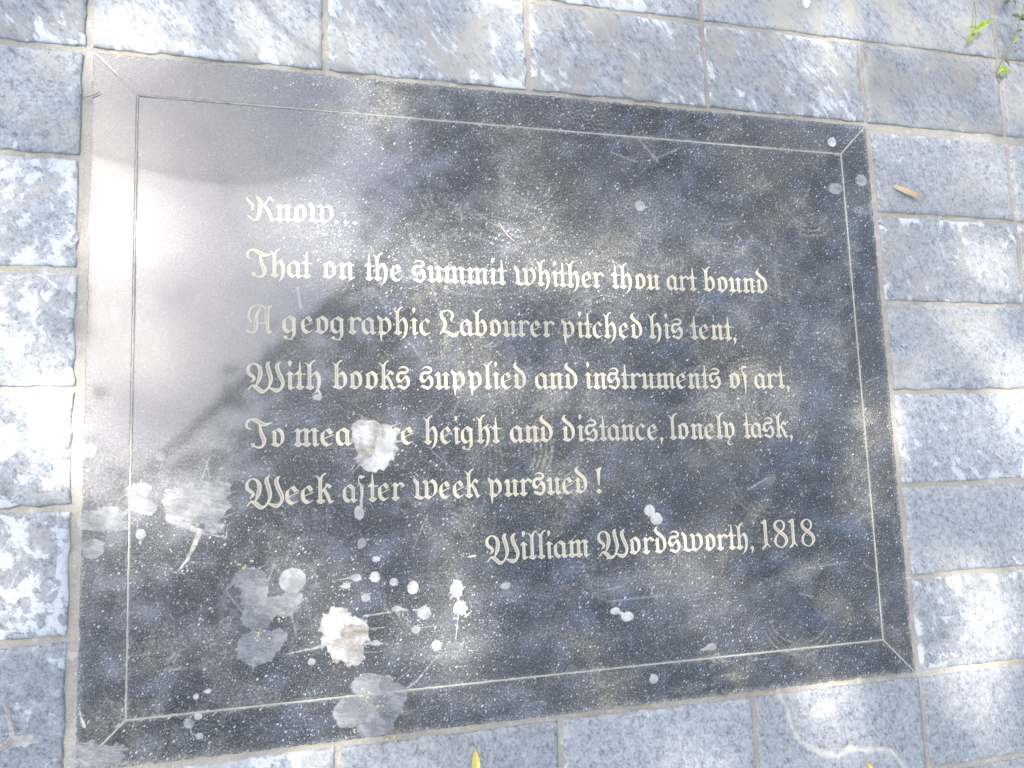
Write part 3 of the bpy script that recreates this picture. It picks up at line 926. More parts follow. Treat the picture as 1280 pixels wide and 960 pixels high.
G['K'] = (brush_c([(19, 140), (3, 122), (30, 89), (34, 67), (25, 55)], [6, 12, 18, 15, 6]) +
          brush_c([(38, 149), (58, 130), (74, 108), (73, 72), (64, 28), (44, 5), (11, 29)], [5, 12, 24, 23, 22, 14, 6]) + P((8, 34), (26, 22), (20, 10), (5, 26)) +
          brush([(84, 78), (122, 128)], [9, 15]) + P((114, 132), (126, 141), (152, 114), (136, 106)) + brush([(97, 88), (112, 62), (124, 38), (133, 10)], [16, 20, 20, 18]) +
          P((122, 12), (135, -3), (156, 11), (143, 20)), 153)
G['T'] = (brush_c([(30, 94), (6, 107), (3, 129), (22, 147), (47, 144), (78, 127), (103, 121), (137, 131)], [5, 12, 16, 12, 21, 25, 18, 6]) +
          brush_c([(72, 120), (79, 78), (94, 42), (89, 16), (70, 3), (42, 11)], [14, 22, 26, 17, 13, 8]) + P((24, 28), (48, 27), (45, 7), (30, 4)), 124)
G['A'] = (brush_c([(84, 149), (58, 150), (30, 134), (15, 98), (24, 68), (52, 56)], [7, 10, 14, 14, 10, 7]) + brush([(50, 55), (122, 56)], [8, 8]) +
          brush_c([(86, 148), (62, 104), (54, 62), (53, 24), (33, 4), (3, 16)], [7, 17, 22, 22, 14, 7]) + P((0, 24), (22, 18), (20, 4), (6, 4)) +
          brush([(82, 151), (114, 128)], [8, 16]) + P((98, 142), (112, 140), (130, 150), (148, 153), (138, 140), (128, 122), (128, 22), (144, 13), (140, 5), (122, -2), (104, 12), (108, 22)), 150)
G['L'] = (brush_c([(77, 83), (68, 92), (77, 117), (66, 137), (43, 144), (15, 131), (14, 109), (31, 80), (32, 57), (15, 28), (2, 9)],
                  [5, 13, 18, 14, 9, 17, 22, 23, 20, 14, 7]) + brush_c([(7, 21), (34, 26), (68, 9), (92, 7), (113, 29)], [6, 15, 24, 21, 5]), 114)
G['W'] = (brush_c([(17, 42), (31, 54), (31, 68), (6, 90), (6, 121), (31, 139), (56, 124), (64, 96), (59, 62), (44, 26)], [6, 14, 18, 20, 16, 9, 19, 24, 23, 9]) +
          brush_c([(4, 2), (24, 24), (46, 14), (70, -6), (93, 1), (109, 26), (115, 60), (102, 113), (99, 135), (111, 149)], [8, 12, 23, 22, 13, 15, 24, 24, 20, 6]) +
          brush_c([(106, 14), (141, -1), (164, 7), (175, 34), (169, 59), (153, 96), (147, 127), (164, 149)], [8, 23, 17, 20, 24, 24, 22, 6]) +
          P((110, 106), (124, 100), (110, 92)) + P((156, 100), (170, 94), (158, 86)), 187)

GRID = 2.9
_cache = {}


def glyph(ch):
    """field of a letter sampled in its own units"""
    if ch in _cache:
        return _cache[ch]
    prims, adv = G[ch]
    xs_ = np.arange(-36, adv + 46, GRID)
    ys_ = np.arange(-44, 182, GRID)
    X, Y = np.meshgrid(xs_, ys_)
    F = np.full(X.shape, 1e3)
    for p in prims:
        if p[0] == 'P':
            F = np.minimum(F, poly_sdf(X, Y, p[1]))
        else:
            d, t = seg_d(X, Y, p[1], p[2])
            F = np.minimum(F, d - (p[3] + (p[4] - p[3]) * t))
    V, faces = march(xs_, ys_, F + 0.9)
    _cache[ch] = (np.array(V), faces, adv)
    return _cache[ch]


XH = 0.0257 / 100.0
TEXT = [
    ('first line of the inscription, the single word Know and three dots', (310, 276.5), (417, 280.0),
     [('Know', 307, 417), ('...', 417.5, 447)]),
    ('second line of the inscription, beginning That on the summit', (315, 346.5), (955, 367.5),
     [('That', 307.5, 391), ('on', 403, 443.5), ('the', 455, 502.5), ('summit', 514.5, 634.5), ('whither', 642.5, 755.5), ('thou', 764, 825.5), ('art', 834, 872.5), ('bound', 879, 959.5)]),
    ('third line of the inscription, beginning A geographic Labourer', (315, 416.8), (905, 425.5),
     [('A', 307.5, 341), ('geographic', 353, 538), ('Labourer', 549.5, 694), ('pitched', 702, 803), ('his', 811, 854), ('tent,', 863, 921)]),
    ('fourth line of the inscription, beginning With books supplied', (315, 487.8), (980, 486.3),
     [('With', 307.5, 401.5), ('books', 415, 513), ('supplied', 524.5, 658), ('and', 669, 722), ('instruments', 731.5, 901.5), ('of', 911.5, 935), ('art,', 943.5, 987)]),
    ('fifth line of the inscription, beginning To measure height', (315, 560.3), (985, 547.5),
     [('To', 306.5, 355.5), ('measure', 367, 517), ('height', 529.5, 627), ('and', 638, 691.5), ('distance,', 703, 829.5), ('lonely', 836.5, 919), ('task,', 929, 991)]),
    ('sixth line of the inscription, beginning Week after week', (315, 633.2), (735, 617.3),
     [('Week', 306, 417), ('after', 428.5, 506), ('week', 516, 601), ('pursued', 610, 734.5), ('!', 744.5, 753.5)]),
    ('last line of the inscription, the poet and the year 1818', (620, 702), (1010, 683.3),
     [('-', 584.5, 596), ('William', 607, 737.5), ('Wordsworth,', 747, 943), ('1818', 952, 1019.5)]),
]
for label, pa, pb, words in TEXT:
    (xa, ya), (xb, yb) = at(*pa), at(*pb)
    slope = (yb - ya) / (xb - xa)
    VV, FF, DD = [], [], []
    for wd, l, r in words:
        ym = pa[1] + (pb[1] - pa[1]) * ((l + r) / 2 - pa[0]) / (pb[0] - pa[0])
        x0, x1 = at(l, ym)[0], at(r, ym)[0]
        pos, lo, hi = 0.0, 1e9, -1e9
        items = []
        for ch in wd:
            V, faces, adv = glyph(ch)
            items.append((V, faces, pos))
            lo, hi = min(lo, pos + V[:, 0].min()), max(hi, pos + V[:, 0].max())
            pos += adv
        k = (x1 - x0) / (hi - lo)
        for V, faces, pos in items:
            jx, jy = rng.uniform(-0.0003, 0.0003), rng.uniform(-0.0003, 0.0003)
            x = x0 + (V[:, 0] + pos - lo) * k + jx
            y = ya + (x - xa) * slope + V[:, 1] * XH + jy
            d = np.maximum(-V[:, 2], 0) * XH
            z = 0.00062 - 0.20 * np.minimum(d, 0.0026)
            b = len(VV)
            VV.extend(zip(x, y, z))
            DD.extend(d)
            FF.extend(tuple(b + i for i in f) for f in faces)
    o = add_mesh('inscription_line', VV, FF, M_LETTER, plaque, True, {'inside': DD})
    o['label'] = label

# ---------------------------------------------------------------- dried bird droppings
GROUP_D = 'dried bird droppings on the plaque'
_zlev = [0.0011]


def splat(label, mat, parts, rough=0.18, seed=0, thick=0.0007, name='bird_dropping', step=0.0011, cat='dropping', group=GROUP_D, crumbs=()):
    """parts in photo pixels: (x, y, r), (x, y, rx, ry) or a streak ((x, y), (x, y), w0, w1)"""
    mpp = 0.00108
    prim, bx, by = [], [], []
    for p in parts:
        if len(p) == 3:
            p = (*p, p[2])
        if isinstance(p[0], tuple):
            a, b = at(*p[0]), at(*p[1])
            prim.append(('s', a, b, p[2] * mpp / 2, p[3] * mpp / 2))
            bx += [a[0], b[0]]
            by += [a[1], b[1]]
        else:
            c = at(p[0], p[1])
            rx = abs(at(p[0] + p[2], p[1])[0] - c[0])
            ry = abs(at(p[0], p[1] + p[3])[1] - c[1])
            prim.append(('e', c, rx, ry))
            bx += [c[0] - rx, c[0] + rx]
            by += [c[1] - ry, c[1] + ry]
    ox, oy = (min(bx) + max(bx)) / 2, (min(by) + max(by)) / 2
    mg = 0.012
    span = max(max(bx) - min(bx), max(by) - min(by))
    st = min(step, span / 22)
    xs_ = np.arange(min(bx) - mg, max(bx) + mg, st)
    ys_ = np.arange(min(by) - mg, max(by) + mg, st)
    X, Y = np.meshgrid(xs_, ys_)
    F = np.full(X.shape, 1e3)
    for p in prim:
        if p[0] == 's':
            d, t = seg_d(X, Y, p[1], p[2])
            f = d - (p[3] + (p[4] - p[3]) * t)
            f = f + 0.0006 * (fbm(X * 300, Y * 300, seed + 2, 3) - 0.5)
        else:
            rr = min(p[2], p[3])
            f = (np.hypot((X - p[1][0]) / p[2], (Y - p[1][1]) / p[3]) - 1) * rr
            ang = np.arctan2(Y - p[1][1], X - p[1][0])
            f = f + rough * rr * 2.0 * (fbm(X * 62, Y * 62, seed, 3, 0.5) - 0.5) + rough * 0.003 * (fbm(X * 260, Y * 260, seed + 1, 2) - 0.5) - rough * rr * 0.7 * sstep(0.55, 0.85, vnoise(ang * 4.5 + 9, ang * 0 + 1.0, seed + 3))
        F = np.minimum(F, f)
    V, faces = march(xs_, ys_, F)
    V = np.array(V)
    d = np.maximum(-V[:, 2], 0)
    _zlev[0] += 0.00001
    z0 = _zlev[0]
    V3 = np.stack([V[:, 0] - ox, V[:, 1] - oy, 0.4 * thick * sstep(0, 0.002, d) * (0.7 + 0.6 * fbm(V[:, 0] * 110, V[:, 1] * 110, seed + 8, 2))], -1)
    # a low wall down to the stone closes the edge
    o = add_mesh(name, V3, faces, mat, None, True, {'inside': d})
    o.location = (ox, oy, z0 - 0.0003)
    tag(o, label, cat, group)
    if crumbs:
        r2 = random.Random(seed)
        for cx, cy, sx, sy, n_ in crumbs:
            cv, cf = [], []
            for _ in range(max(3, int(n_ * 0.6))):
                px, py = at(cx + r2.gauss(0, sx), cy + r2.gauss(0, sy))
                q = r2.uniform(0.0007, 0.0020)
                b = len(cv)
                a0 = r2.uniform(0, 6)
                for kk in range(5):
                    cv.append((px - ox + q * math.cos(a0 + kk * 1.257) * r2.uniform(.6, 1.2), py - oy + q * math.sin(a0 + kk * 1.257) * r2.uniform(.6, 1.2), 0.0002))
                cv.append((px - ox, py - oy, 0.0002 + q * 0.8))
                cf += [(b + kk, b + (kk + 1) % 5, b + 5) for kk in range(5)]
            add_mesh('crumb', cv, cf, M_CRUMB, o)
    return o


splat('largest white dropping, splashed over the word measure', M_DUNG_CREAM,
      [(463, 552, 21, 27), (480, 556, 17, 25), (466, 574, 20, 13), (452, 537, 12, 14), ((485, 535), (500, 529), 4, 1.5), ((490, 545), (505, 538), 4, 1.5), ((488, 553), (504, 551), 4, 2),
       ((456, 562), (430, 560), 3, 1), ((452, 578), (440, 592), 3, 1), ((448, 574), (437, 590), 2, 1), ((448, 536), (436, 534), 2, 1), ((455, 527), (452, 521), 3, 2), ((460, 530), (456, 522), 3, 1.5)],
      0.24, 3, 0.0005)
splat('bright white crust dropping on the lower right half of the splash over measure', M_DUNG_WHITE,
      [(480, 562, 14, 18), (470, 578, 17, 10), (487, 545, 8, 9), (462, 584, 8, 5)], 0.30, 4, 0.0006)
splat('wide grey ragged dropping with a long bent drip below it', M_SMEAR,
      [(243, 628, 38, 22), (252, 640, 34, 18), (225, 648, 20, 9), (262, 612, 24, 12), (268, 660, 16, 8), ((222, 654), (247, 664), 7, 6), ((272, 622), (300, 612), 4, 1), ((276, 636), (298, 634), 5, 1), ((270, 650), (296, 640), 3, 1)], 0.36, 5, 0.0004)
splat('long pale bent drip running down from the ragged grey dropping', M_DUNG_CREAM,
      [((250, 664), (241, 686), 7, 6), ((241, 686), (234, 700), 6, 4), ((234, 700), (221, 716), 4, 3), ((221, 716), (213, 714), 3, 2), ((213, 714), (214, 710), 2, 2), ((221, 716), (230, 717), 2, 1),
       ((250, 666), (262, 668), 3, 2), ((262, 668), (281, 672), 2.5, 3), (281, 672, 3), ((240, 660), (250, 664), 6, 7), ((283, 670), (284, 660), 1.5, 1)], 0.12, 6, 0.0006)
splat('small pale grey smudge dropping right beside the left border joint', M_SMEAR, [(179, 632, 15, 9), (176, 614, 16, 11), (188, 636, 8, 8), ((173, 645), (172, 660), 2, 1.5)], 0.45, 8, 0.0004)
splat('round grey dropping with a tiny bead below, inside the left joint', M_DUNG_GREY, [(176, 668, 7, 7), (175.5, 678, 2.2, 3.5)], 0.06, 9)
splat('round pale dropping touching the left mortar joint', M_DUNG_GREY, [(113, 563, 9.5, 10)], 0.07, 10)
splat('broad tan grey film dropping on the left border strip', M_FILM, [(130, 648, 24, 14), (112, 652, 14, 10), (146, 655, 16, 9)], 0.4, 12, 0.0003)
splat('faint round grey film dropping low on the left border strip', M_FILM, [(117, 686, 14, 13)], 0.08, 13, 0.0003)
splat('tiny white fleck dropping on the left border strip', M_DUNG_WHITE, [(111, 588, 2.6, 3.6)], 0.3, 14)
splat('forked grey film dropping shaped like two lobes with yellow crumbs', M_FILM,
      [(313, 724, 20, 16), (318, 745, 17, 22), (322, 770, 20, 20), (345, 758, 28, 14), (322, 808, 26, 24), (346, 798, 12, 12), (365, 748, 14, 10), ((292, 728), (282, 738), 5, 3), ((282, 738), (296, 756), 3, 2),
       ((296, 756), (306, 768), 2, 2), ((298, 790), (282, 784), 2, 1.5), ((282, 784), (288, 776), 1.5, 1.5), ((331, 738), (343, 705), 2, 3), ((343, 705), (348, 716), 3, 1), ((365, 770), (372, 802), 4, 1)],
      0.20, 15, 0.0003, crumbs=((306, 707, 8, 3, 14), (330, 793, 8, 4, 16), (350, 770, 8, 3, 5)))
splat('perfectly round pale grey dropping above the forked grey film', M_DUNG_GREY, [(365.5, 725.5, 17, 16.5)], 0.03, 16)
splat('big tan dropping with a bright white core and side streaks', M_DUNG_CREAM,
      [(428, 797, 24, 32), (420, 780, 20, 22), (440, 812, 16, 22), (448, 790, 14, 20), ((455, 770), (488, 765), 3, 1.5), ((452, 788), (480, 784), 3, 1.5), ((452, 805), (478, 804), 3, 3), ((450, 815), (472, 815), 2, 1),
       ((404, 808), (355, 818), 5, 1.5)], 0.26, 18, 0.0004)
splat('bright white lumpy core lying on the big tan dropping', M_DUNG_WHITE, [(431, 770, 9, 6), (421, 780, 10, 8), (415, 793, 9, 8), (408, 800, 7, 5), (436, 776, 6, 8)], 0.4, 19, 0.0012)
splat('large translucent grey dropping lying across the bottom border joint', M_FILM,
      [(464, 858, 27, 17), (440, 888, 24, 20), (474, 886, 30, 22), (490, 872, 18, 18), (470, 908, 24, 12), ((492, 862), (497, 850), 4, 2), ((497, 850), (514, 836), 2, 1.5), ((500, 866), (520, 852), 6, 3),
       ((520, 852), (545, 822), 3, 2), (546, 821, 3), ((495, 890), (526, 887), 2, 1)], 0.16, 21, 0.0003, crumbs=((455, 868, 3, 5, 16), (441, 915, 4, 5, 12), (475, 880, 3, 3, 4), (487, 925, 10, 2, 14)))
for lab, mt, prt, ro in (
        ('drop shaped white dropping hanging under the f of after', M_DUNG_WHITE, [(449, 641, 7, 9), ((451, 634), (452, 620), 5, 3)], .15),
        ('ragged pale dropping with a side spur, below the drop shaped one', M_DUNG_GREY, [(452, 679, 6, 6.5), ((455, 676), (464, 674), 3, 1.5), ((450, 677), (444, 678), 3, 1)], .3),
        ('small oval white dropping below the ragged spurred one', M_DUNG_WHITE, [(470, 699, 5.5, 4)], .08),
        ('pale dropping with a streak trailing to its left', M_DUNG_GREY, [(445, 722, 6.5, 5), ((440, 722), (420, 725), 3, 1.5)], .2),
        ('triangular grey dropping just under the streaked one', M_DUNG_GREY, [(433, 732, 6, 4.5), ((432, 732), (424, 733), 4, 2), ((436, 730), (440, 727), 4, 2)], .3),
        ('crinkled round white dropping between two smooth ones', M_DUNG_WHITE, [(469, 721, 6.5, 7)], .3),
        ('round white dropping left of the biggest round one', M_DUNG_WHITE, [(492, 727, 5.6, 5.4)], .07),
        ('smooth egg shaped white dropping, largest of the row of spots', M_DUNG_WHITE, [(516, 734, 7.3, 8.8)], .06),
        ('dull grey round dropping above the big tan splash', M_DUNG_GREY, [(457, 747, 5.8, 6)], .08),
        ('grey teardrop dropping lying on its side', M_DUNG_GREY, [(496, 761, 7, 4.5), ((500, 761), (510, 762.5), 5, 2)], .12),
        ('broad grey dropping with a blunt spur at its upper left', M_DUNG_GREY, [(529, 766, 9.5, 8), ((525, 763), (517, 762), 5, 3)], .22),
        ('round grey dropping with a thin tail to its right', M_DUNG_GREY, [(520, 787, 5.4, 5.6), ((524, 785), (549, 781), 2, 1)], .06),
        ('oval grey dropping low between the spots and the joint', M_DUNG_GREY, [(545.5, 807, 6.5, 7)], .12),
        ('small star shaped dropping with tails by the big tan splash', M_DUNG_GREY, [(470, 804, 6, 4), ((474, 804), (482, 804), 2.5, 1), ((466, 804), (458, 805), 2.5, 2)], .4),
        ('jagged bright white upright dropping', M_DUNG_WHITE, [(570, 736, 7.5, 11), ((566, 744), (562, 750), 3, 1), ((573, 744), (573, 750), 4, 3)], .45),
        ('jagged round white dropping under the upright one', M_DUNG_WHITE, [(574.5, 759, 9, 9), ((573, 766), (569, 803), 2, 1), ((567, 773), (571, 773), 2.5, 2), ((582, 770), (590, 763), 3, 1.5)], .3),
        ('lone pale grey dropping below the dash of the last line', M_DUNG_GREY, [(632, 732, 6.6, 5)], .25),
        ('two joined white discs above the word Wordsworth', M_DUNG_WHITE, [(811.5, 638, 7, 7.8), (820, 648.5, 8, 8)], .05),
        ('pair of ringed white droppings joined like a figure eight', M_DUNG_WHITE, [(768.5, 763.5, 6.5, 5), (784, 770.5, 8.2, 6.2), ((772, 765), (780, 768), 5, 5)], .14),
        ('round pale dropping on the bottom border strip', M_DUNG_GREY, [(816.5, 848.5, 6.3, 6.8)], .07),
        ('wedge shaped pale dropping above the bottom joint', M_DUNG_GREY, [(889, 808, 6.5, 5.5), ((888, 809), (876, 812), 9, 4)], .2),
        ('round pale dropping near the top right corner of the plaque', M_DUNG_WHITE, [(1039.5, 178, 5.4, 6)], .12),
        ('faint grey blotch dropping inside the right joint', M_FILM, [(1044, 236, 8.5, 7)], .18),
        ('faint grey blotch dropping on the right border strip', M_FILM, [(1076, 226, 8, 7.5)], .14),
        ('pale oval dropping under the h of With', M_DUNG_WHITE, [(397, 497, 6.6, 4.5), ((400, 493), (396, 484), 4, 3), ((391, 497), (382, 498), 1.5, 1), ((403, 496), (409, 495), 1.5, 1)], .07),
        ('round grey ringed dropping inside the shoe print', M_DUNG_GREY, [(799.5, 257.5, 6.8, 7)], .06),
        ('small round white dropping joined by a hair to its neighbour', M_DUNG_WHITE, [(245.2, 870.5, 4, 3.8), ((249, 868), (256, 865), 1.2, 1)], .07),
        ('small oval white dropping at the right end of the hair', M_DUNG_WHITE, [(260.3, 863.5, 4.3, 3.6)], .1),
        ('bright white half disc dropping under the bottom joint line', M_DUNG_WHITE, [(247.5, 895, 5.8, 5.2)], .05),
        ('pale hollow looking dropping left of the bright half disc', M_DUNG_GREY, [(236.5, 904, 7, 7.5), ((238, 911), (243, 926), 2, 1)], .25),
        ('fuzzy pale dropping below the bright half disc', M_DUNG_GREY, [(250.5, 920, 5.6, 5)], .3),
        ('small round pale dropping beside the big tan splash', M_DUNG_GREY, [(389.5, 827, 5.2, 5)], .06),
        ('pale grey round smudge dropping in the glare at left', M_FILM, [(201, 571, 7, 6)], .1),
        ('matchstick shaped white dropping on the left border strip', M_DUNG_WHITE, [((98.5, 884), (102, 897), 2, 3.2), ((102, 897), (105.5, 908), 3.2, 4), (105.5, 908, 2.3)], .05)):
    splat(lab, mt, prt, ro, abs(hash(lab)) % 1 + len(lab) * 7 + int(prt[0][0] if not isinstance(prt[0][0], tuple) else 5), 0.0006)
splat('long cream dropping streak ending in a pale heap on the lower left slab', M_DUNG_CREAM,
      [((5, 878), (11, 892), 4, 6), ((11, 892), (16, 918), 5, 6), (30, 926, 18, 8), (18, 926, 14, 7), ((20, 930), (-10, 936), 8, 10)], 0.4, 77, 0.001, cat='dropping', group='dried bird droppings on the slabs')
splat('tan muddy patch over the lower left corner of the plaque', M_SMEAR, [(122, 948, 34, 14), (108, 938, 20, 10), (140, 938, 20, 8)], 0.4, 83, 0.0004, name='mud_patch', cat='mud', group=None)

# ---------------------------------------------------------------- leaves, twigs and weeds
M_TAN = plain('dry_tan_leaf', (0.62, 0.42, 0.23), (0.74, 0.56, 0.34), 160, 0.55, 0.25)
M_YELLOW = plain('yellow_leaf', (0.70, 0.50, 0.08), (0.78, 0.66, 0.22), 120, 0.5, 0.25)
M_GREEN = plain('fresh_green_leaf', (0.26, 0.42, 0.02), (0.46, 0.58, 0.06), 120, 0.5, 0.3)
M_TWIG = plain('brown_twig', (0.20, 0.11, 0.065), (0.30, 0.18, 0.11), 200, 0.7)
M_STEM = plain('weed_stem', (0.16, 0.17, 0.05), (0.26, 0.20, 0.09), 150, 0.7)
M_STRAW = plain('pale_straw', (0.62, 0.53, 0.40), (0.70, 0.62, 0.50), 200, 0.7)


def leaf_mesh(L, wid, curl, lift, seed, prof=None, nick=0.0):
    """a leaf blade along +x, folded at the midrib and curled; its own thickness"""
    r2 = np.random.RandomState(seed)
    n = 15
    V, F = [], []
    for i in range(n):
        t = i / (n - 1)
        w = wid * (prof(t) if prof else math.sin(math.pi * min(1, t * 0.96 + 0.04)) ** 0.75)
        w0, w1 = w * (1 + nick * r2.uniform(-1, 0.2)), w * (1 + nick * r2.uniform(-1, 0.2))
        zc = lift * math.sin(math.pi * t) + 0.0012
        for k, (s_, ww) in enumerate(((-1, w0), (-.5, w0), (0, 0), (.5, w1), (1, w1))):
            V.append((L * t, s_ * ww * (1 if abs(s_) != .5 else 1), zc + curl * abs(s_) ** 1.5 * (0.6 + 0.4 * math.sin(3 * t + seed))))
    for i in range(n - 1):
        for k in range(4):
            F.append((i * 5 + k, i * 5 + k + 1, i * 5 + 5 + k + 1, i * 5 + 5 + k))
    nb = len(V)
    V += [(x, y, z - 0.0003) for x, y, z in V]
    F += [tuple(nb + q for q in f[::-1]) for f in F]
    return V, F


def leaf_thing(name, label, mat, p, q, wid, curl, lift, seed, prof=None, nick=0.0, z=0.0, stalk=None):
    a, b = at(*p), at(*q)
    L = math.hypot(b[0] - a[0], b[1] - a[1])
    ro = empty(name, (a[0], a[1], z))
    ro.rotation_euler = (0, 0, math.atan2(b[1] - a[1], b[0] - a[0]))
    tag(ro, label, 'leaf', 'fallen leaves')
    V, F = leaf_mesh(L, wid, curl, lift, seed, prof, nick)
    add_mesh('blade', V, F, mat, ro, True)
    V, F = tube([(-L * 0.12 if stalk else 0, 0, 0.0014), (0, 0, 0.0016), (L * 0.5, 0, lift + 0.0016), (L, 0, 0.0016)], [0.0004, 0.0005, 0.0004, 0.0002], 5)
    add_mesh('midrib', V, F, mat, ro, True)
    return ro


leaf_thing('fallen_leaf', 'dry tan curled leaf lying on the slab beside the top right corner of the plaque', M_TAN, (1116, 233.5), (1147, 251), 0.0044, 0.004, 0.004, 4,
           lambda t: 0.35 + 0.9 * math.sin(math.pi * min(1, 0.12 + t * 0.80)) if t < 0.92 else 0.5, 0.25, 0.002)
leaf_thing('fallen_leaf', 'bright yellow pointed leaf lying on the slab below the plaque', M_YELLOW, (593.5, 938), (594, 970), 0.0056, 0.002, 0.003, 6, None, 0.05, 0.001, True)
leaf_thing('fallen_leaf', 'small pale yellow leaf lying by the broken slab edge at the bottom', M_YELLOW, (1082, 953), (1091, 966), 0.003, 0.002, 0.002, 8, None, 0.1, 0.001)


def twig(label, pts, rads, mat, z=0.0, name='twig'):
    P3 = [(*at(*p), z + h) for p, h in pts]
    o0 = Vector(P3[0])
    V, F = tube([Vector(p) - o0 for p in P3], rads, 6)
    o = add_mesh(name, V, F, mat, None, True)
    o.location = o0
    return tag(o, label, 'twig', 'twigs and straws')


twig('thin curved reddish stalk lying on the plaque above the word summit', [((624, 279), .0012), ((628, 287), .0028), ((634, 295), .003), ((640, 300), .0018), ((646, 304.5), .001)],
     [.0006, .0008, .0009, .0008, .0005], plain('reddish_stalk', (0.50, 0.30, 0.22), (0.62, 0.42, 0.33), 200), 0.0)
twig('short dark twig bent across the left mortar joint', [((100, 120), .002), ((107, 123), .003), ((114, 121), .003), ((121, 119), .003), ((126, 115.5), .004)],
     [.0005, .0007, .0008, .0007, .0004], M_TWIG, 0.0)
twig('straight pale straw lying on a right hand slab', [((1243, 567), .002), ((1252, 573), .002), ((1260, 578), .002)], [.0007, .0009, .0006], M_STRAW, 0.0, 'straw')

bx, by = at(1007, 4)
bud = splat('small white bud lying on a slab at the top edge of the photo', plain('white_bud', (0.62, 0.62, 0.5), (0.78, 0.78, 0.68), 200), [(1007, 5, 4, 5), (1009, 2, 3, 4)], 0.1, 90, 0.004,
            name='flower_bud', cat='bud', group=None)


def weed(label, stem_pts, rads, leaves, mat_stem):
    P3 = [(*at(x, y, z), z) for x, y, z in stem_pts]
    base = Vector((P3[0][0], P3[0][1], 0.0))
    ro = empty('weed_sprig', base)
    tag(ro, label, 'plant', 'weed sprigs at the top right corner')
    V, F = tube([Vector(p) - base for p in P3], rads, 6)
    add_mesh('stem', V, F, mat_stem, ro, True)
    for i, (px, qx, z0, z1, wd, mt) in enumerate(leaves):
        a = Vector((*at(*px, z0), z0)) - base
        b = Vector((*at(*qx, z1), z1)) - base
        L = (b - a).length
        V, F = leaf_mesh(L, wd * 1.35, 0.0015, 0.002, i * 3 + 1, None, 0.08)
        x = (b - a).normalized()
        y = Vector((0, 0, 1)).cross(x).normalized()
        zz = x.cross(y)
        M3 = Matrix((x, y, zz)).transposed()
        add_mesh('leaf', [M3 @ Vector(v) + a for v in V], F, mt, ro, True)
    return ro


M_DARKGREEN = plain('dark_green_leaf', (0.09, 0.13, 0.03), (0.16, 0.21, 0.05), 120, 0.5, 0.2)
weed('bright green little weed sprig with four leaves near the top right', [(1218, 2, .002), (1220, 20, .010), (1219, 36, .018)], [.0009, .0008, .0006],
     [((1219, 37), (1238, 27), .018, .024, .0036, M_GREEN), ((1218, 40), (1208, 53), .018, .014, .0028, M_GREEN), ((1219, 38), (1210, 34), .018, .022, .0024, M_GREEN),
      ((1219, 38), (1222, 44), .019, .02, .0026, M_GREEN), ((1220, 40), (1214, 42), .02, .022, .0028, M_GREEN)], M_STEM)
weed('tall thin weed with a leaning bare stem and leaf tufts', [(1246, 98, .002), (1246, 90, .006), (1255, 72, .016), (1265, 53, .028), (1272, 36, .036), (1275, 24, .042), (1280, 6, .05)],
     [.0010, .0010, .0010, .0009, .0009, .0008, .0007],
     [((1247, 90), (1256, 82), .006, .012, .0022, M_GREEN), ((1250, 88), (1264, 90), .008, .010, .0018, M_GREEN), ((1248, 92), (1253, 99), .006, .004, .002, M_GREEN),
      ((1252, 88), (1258, 94), .008, .008, .002, M_GREEN), ((1254, 76), (1260, 83), .014, .012, .0016, M_DARKGREEN), ((1274, 22), (1263, 20), .042, .046, .003, M_DARKGREEN),
      ((1275, 23), (1288, 18), .042, .046, .004, M_DARKGREEN), ((1274, 24), (1282, 26), .040, .04, .003, M_DARKGREEN), ((1265, 54), (1272, 48), .028, .032, .0014, M_GREEN),
      ((1270, 40), (1277, 38), .034, .036, .0014, M_DARKGREEN)], M_STEM)
weed('dull green leafy weed tip cut by the top edge of the photo', [(1275, -14, .002), (1266, -6, .012), (1258, 2, .02)], [.0008, .0007, .0005],
     [((1262, -2), (1254, 6), .018, .02, .0028, M_DARKGREEN), ((1264, -3), (1268, 6), .016, .016, .002, M_DARKGREEN), ((1268, -8), (1256, -6), .014, .02, .003, M_DARKGREEN)], M_STEM)
weed('pale green weed blade at the right edge below the tall weed', [(1292, 84, .002), (1286, 76, .008), (1281, 70, .012)], [.0007, .0006, .0004],
     [((1284, 74), (1277, 68), .01, .014, .0018, M_GREEN), ((1286, 78), (1280, 78), .008, .008, .0016, M_GREEN)], M_STEM)

# ---------------------------------------------------------------- the tree overhead that dapples the sunlight
# how much sun reaches each spot of the pavement through the crown (px centre, px radii, share)
GAPS = [(140, 265, 120, 55, .30), (430, 290, 80, 80, .85), (40, 330, 70, 170, .08), (40, 560, 60, 150, .08), (60, 890, 60, 60, .65), (60, 110, 60, 60, .25),
        (530, 52, 120, 18, .5), (500, 148, 34, 24, .7), (470, 552, 46, 46, .95), (560, 440, 170, 190, .33), (640, 565, 50, 34, .4), (720, 620, 60, 40, .45), (290, 956, 140, 16, 1.0),
        (620, 878, 36, 12, .7), (720, 780, 60, 18, .35), (570, 745, 20, 22, .8), (1215, 325, 46, 30, .55), (1220, 765, 46, 26, .45), (1118, 520, 16, 60, .4),
        (1190, 640, 44, 28, .5), (240, 30, 150, 44, .3), (700, 40, 100, 40, .2), (480, 945, 60, 20, .3), (620, 900, 50, 10, .6), (1020, 60, 60, 30, .25),
        (420, 790, 50, 50, .25), (960, 610, 50, 30, .25), (1230, 560, 30, 30, .4)]


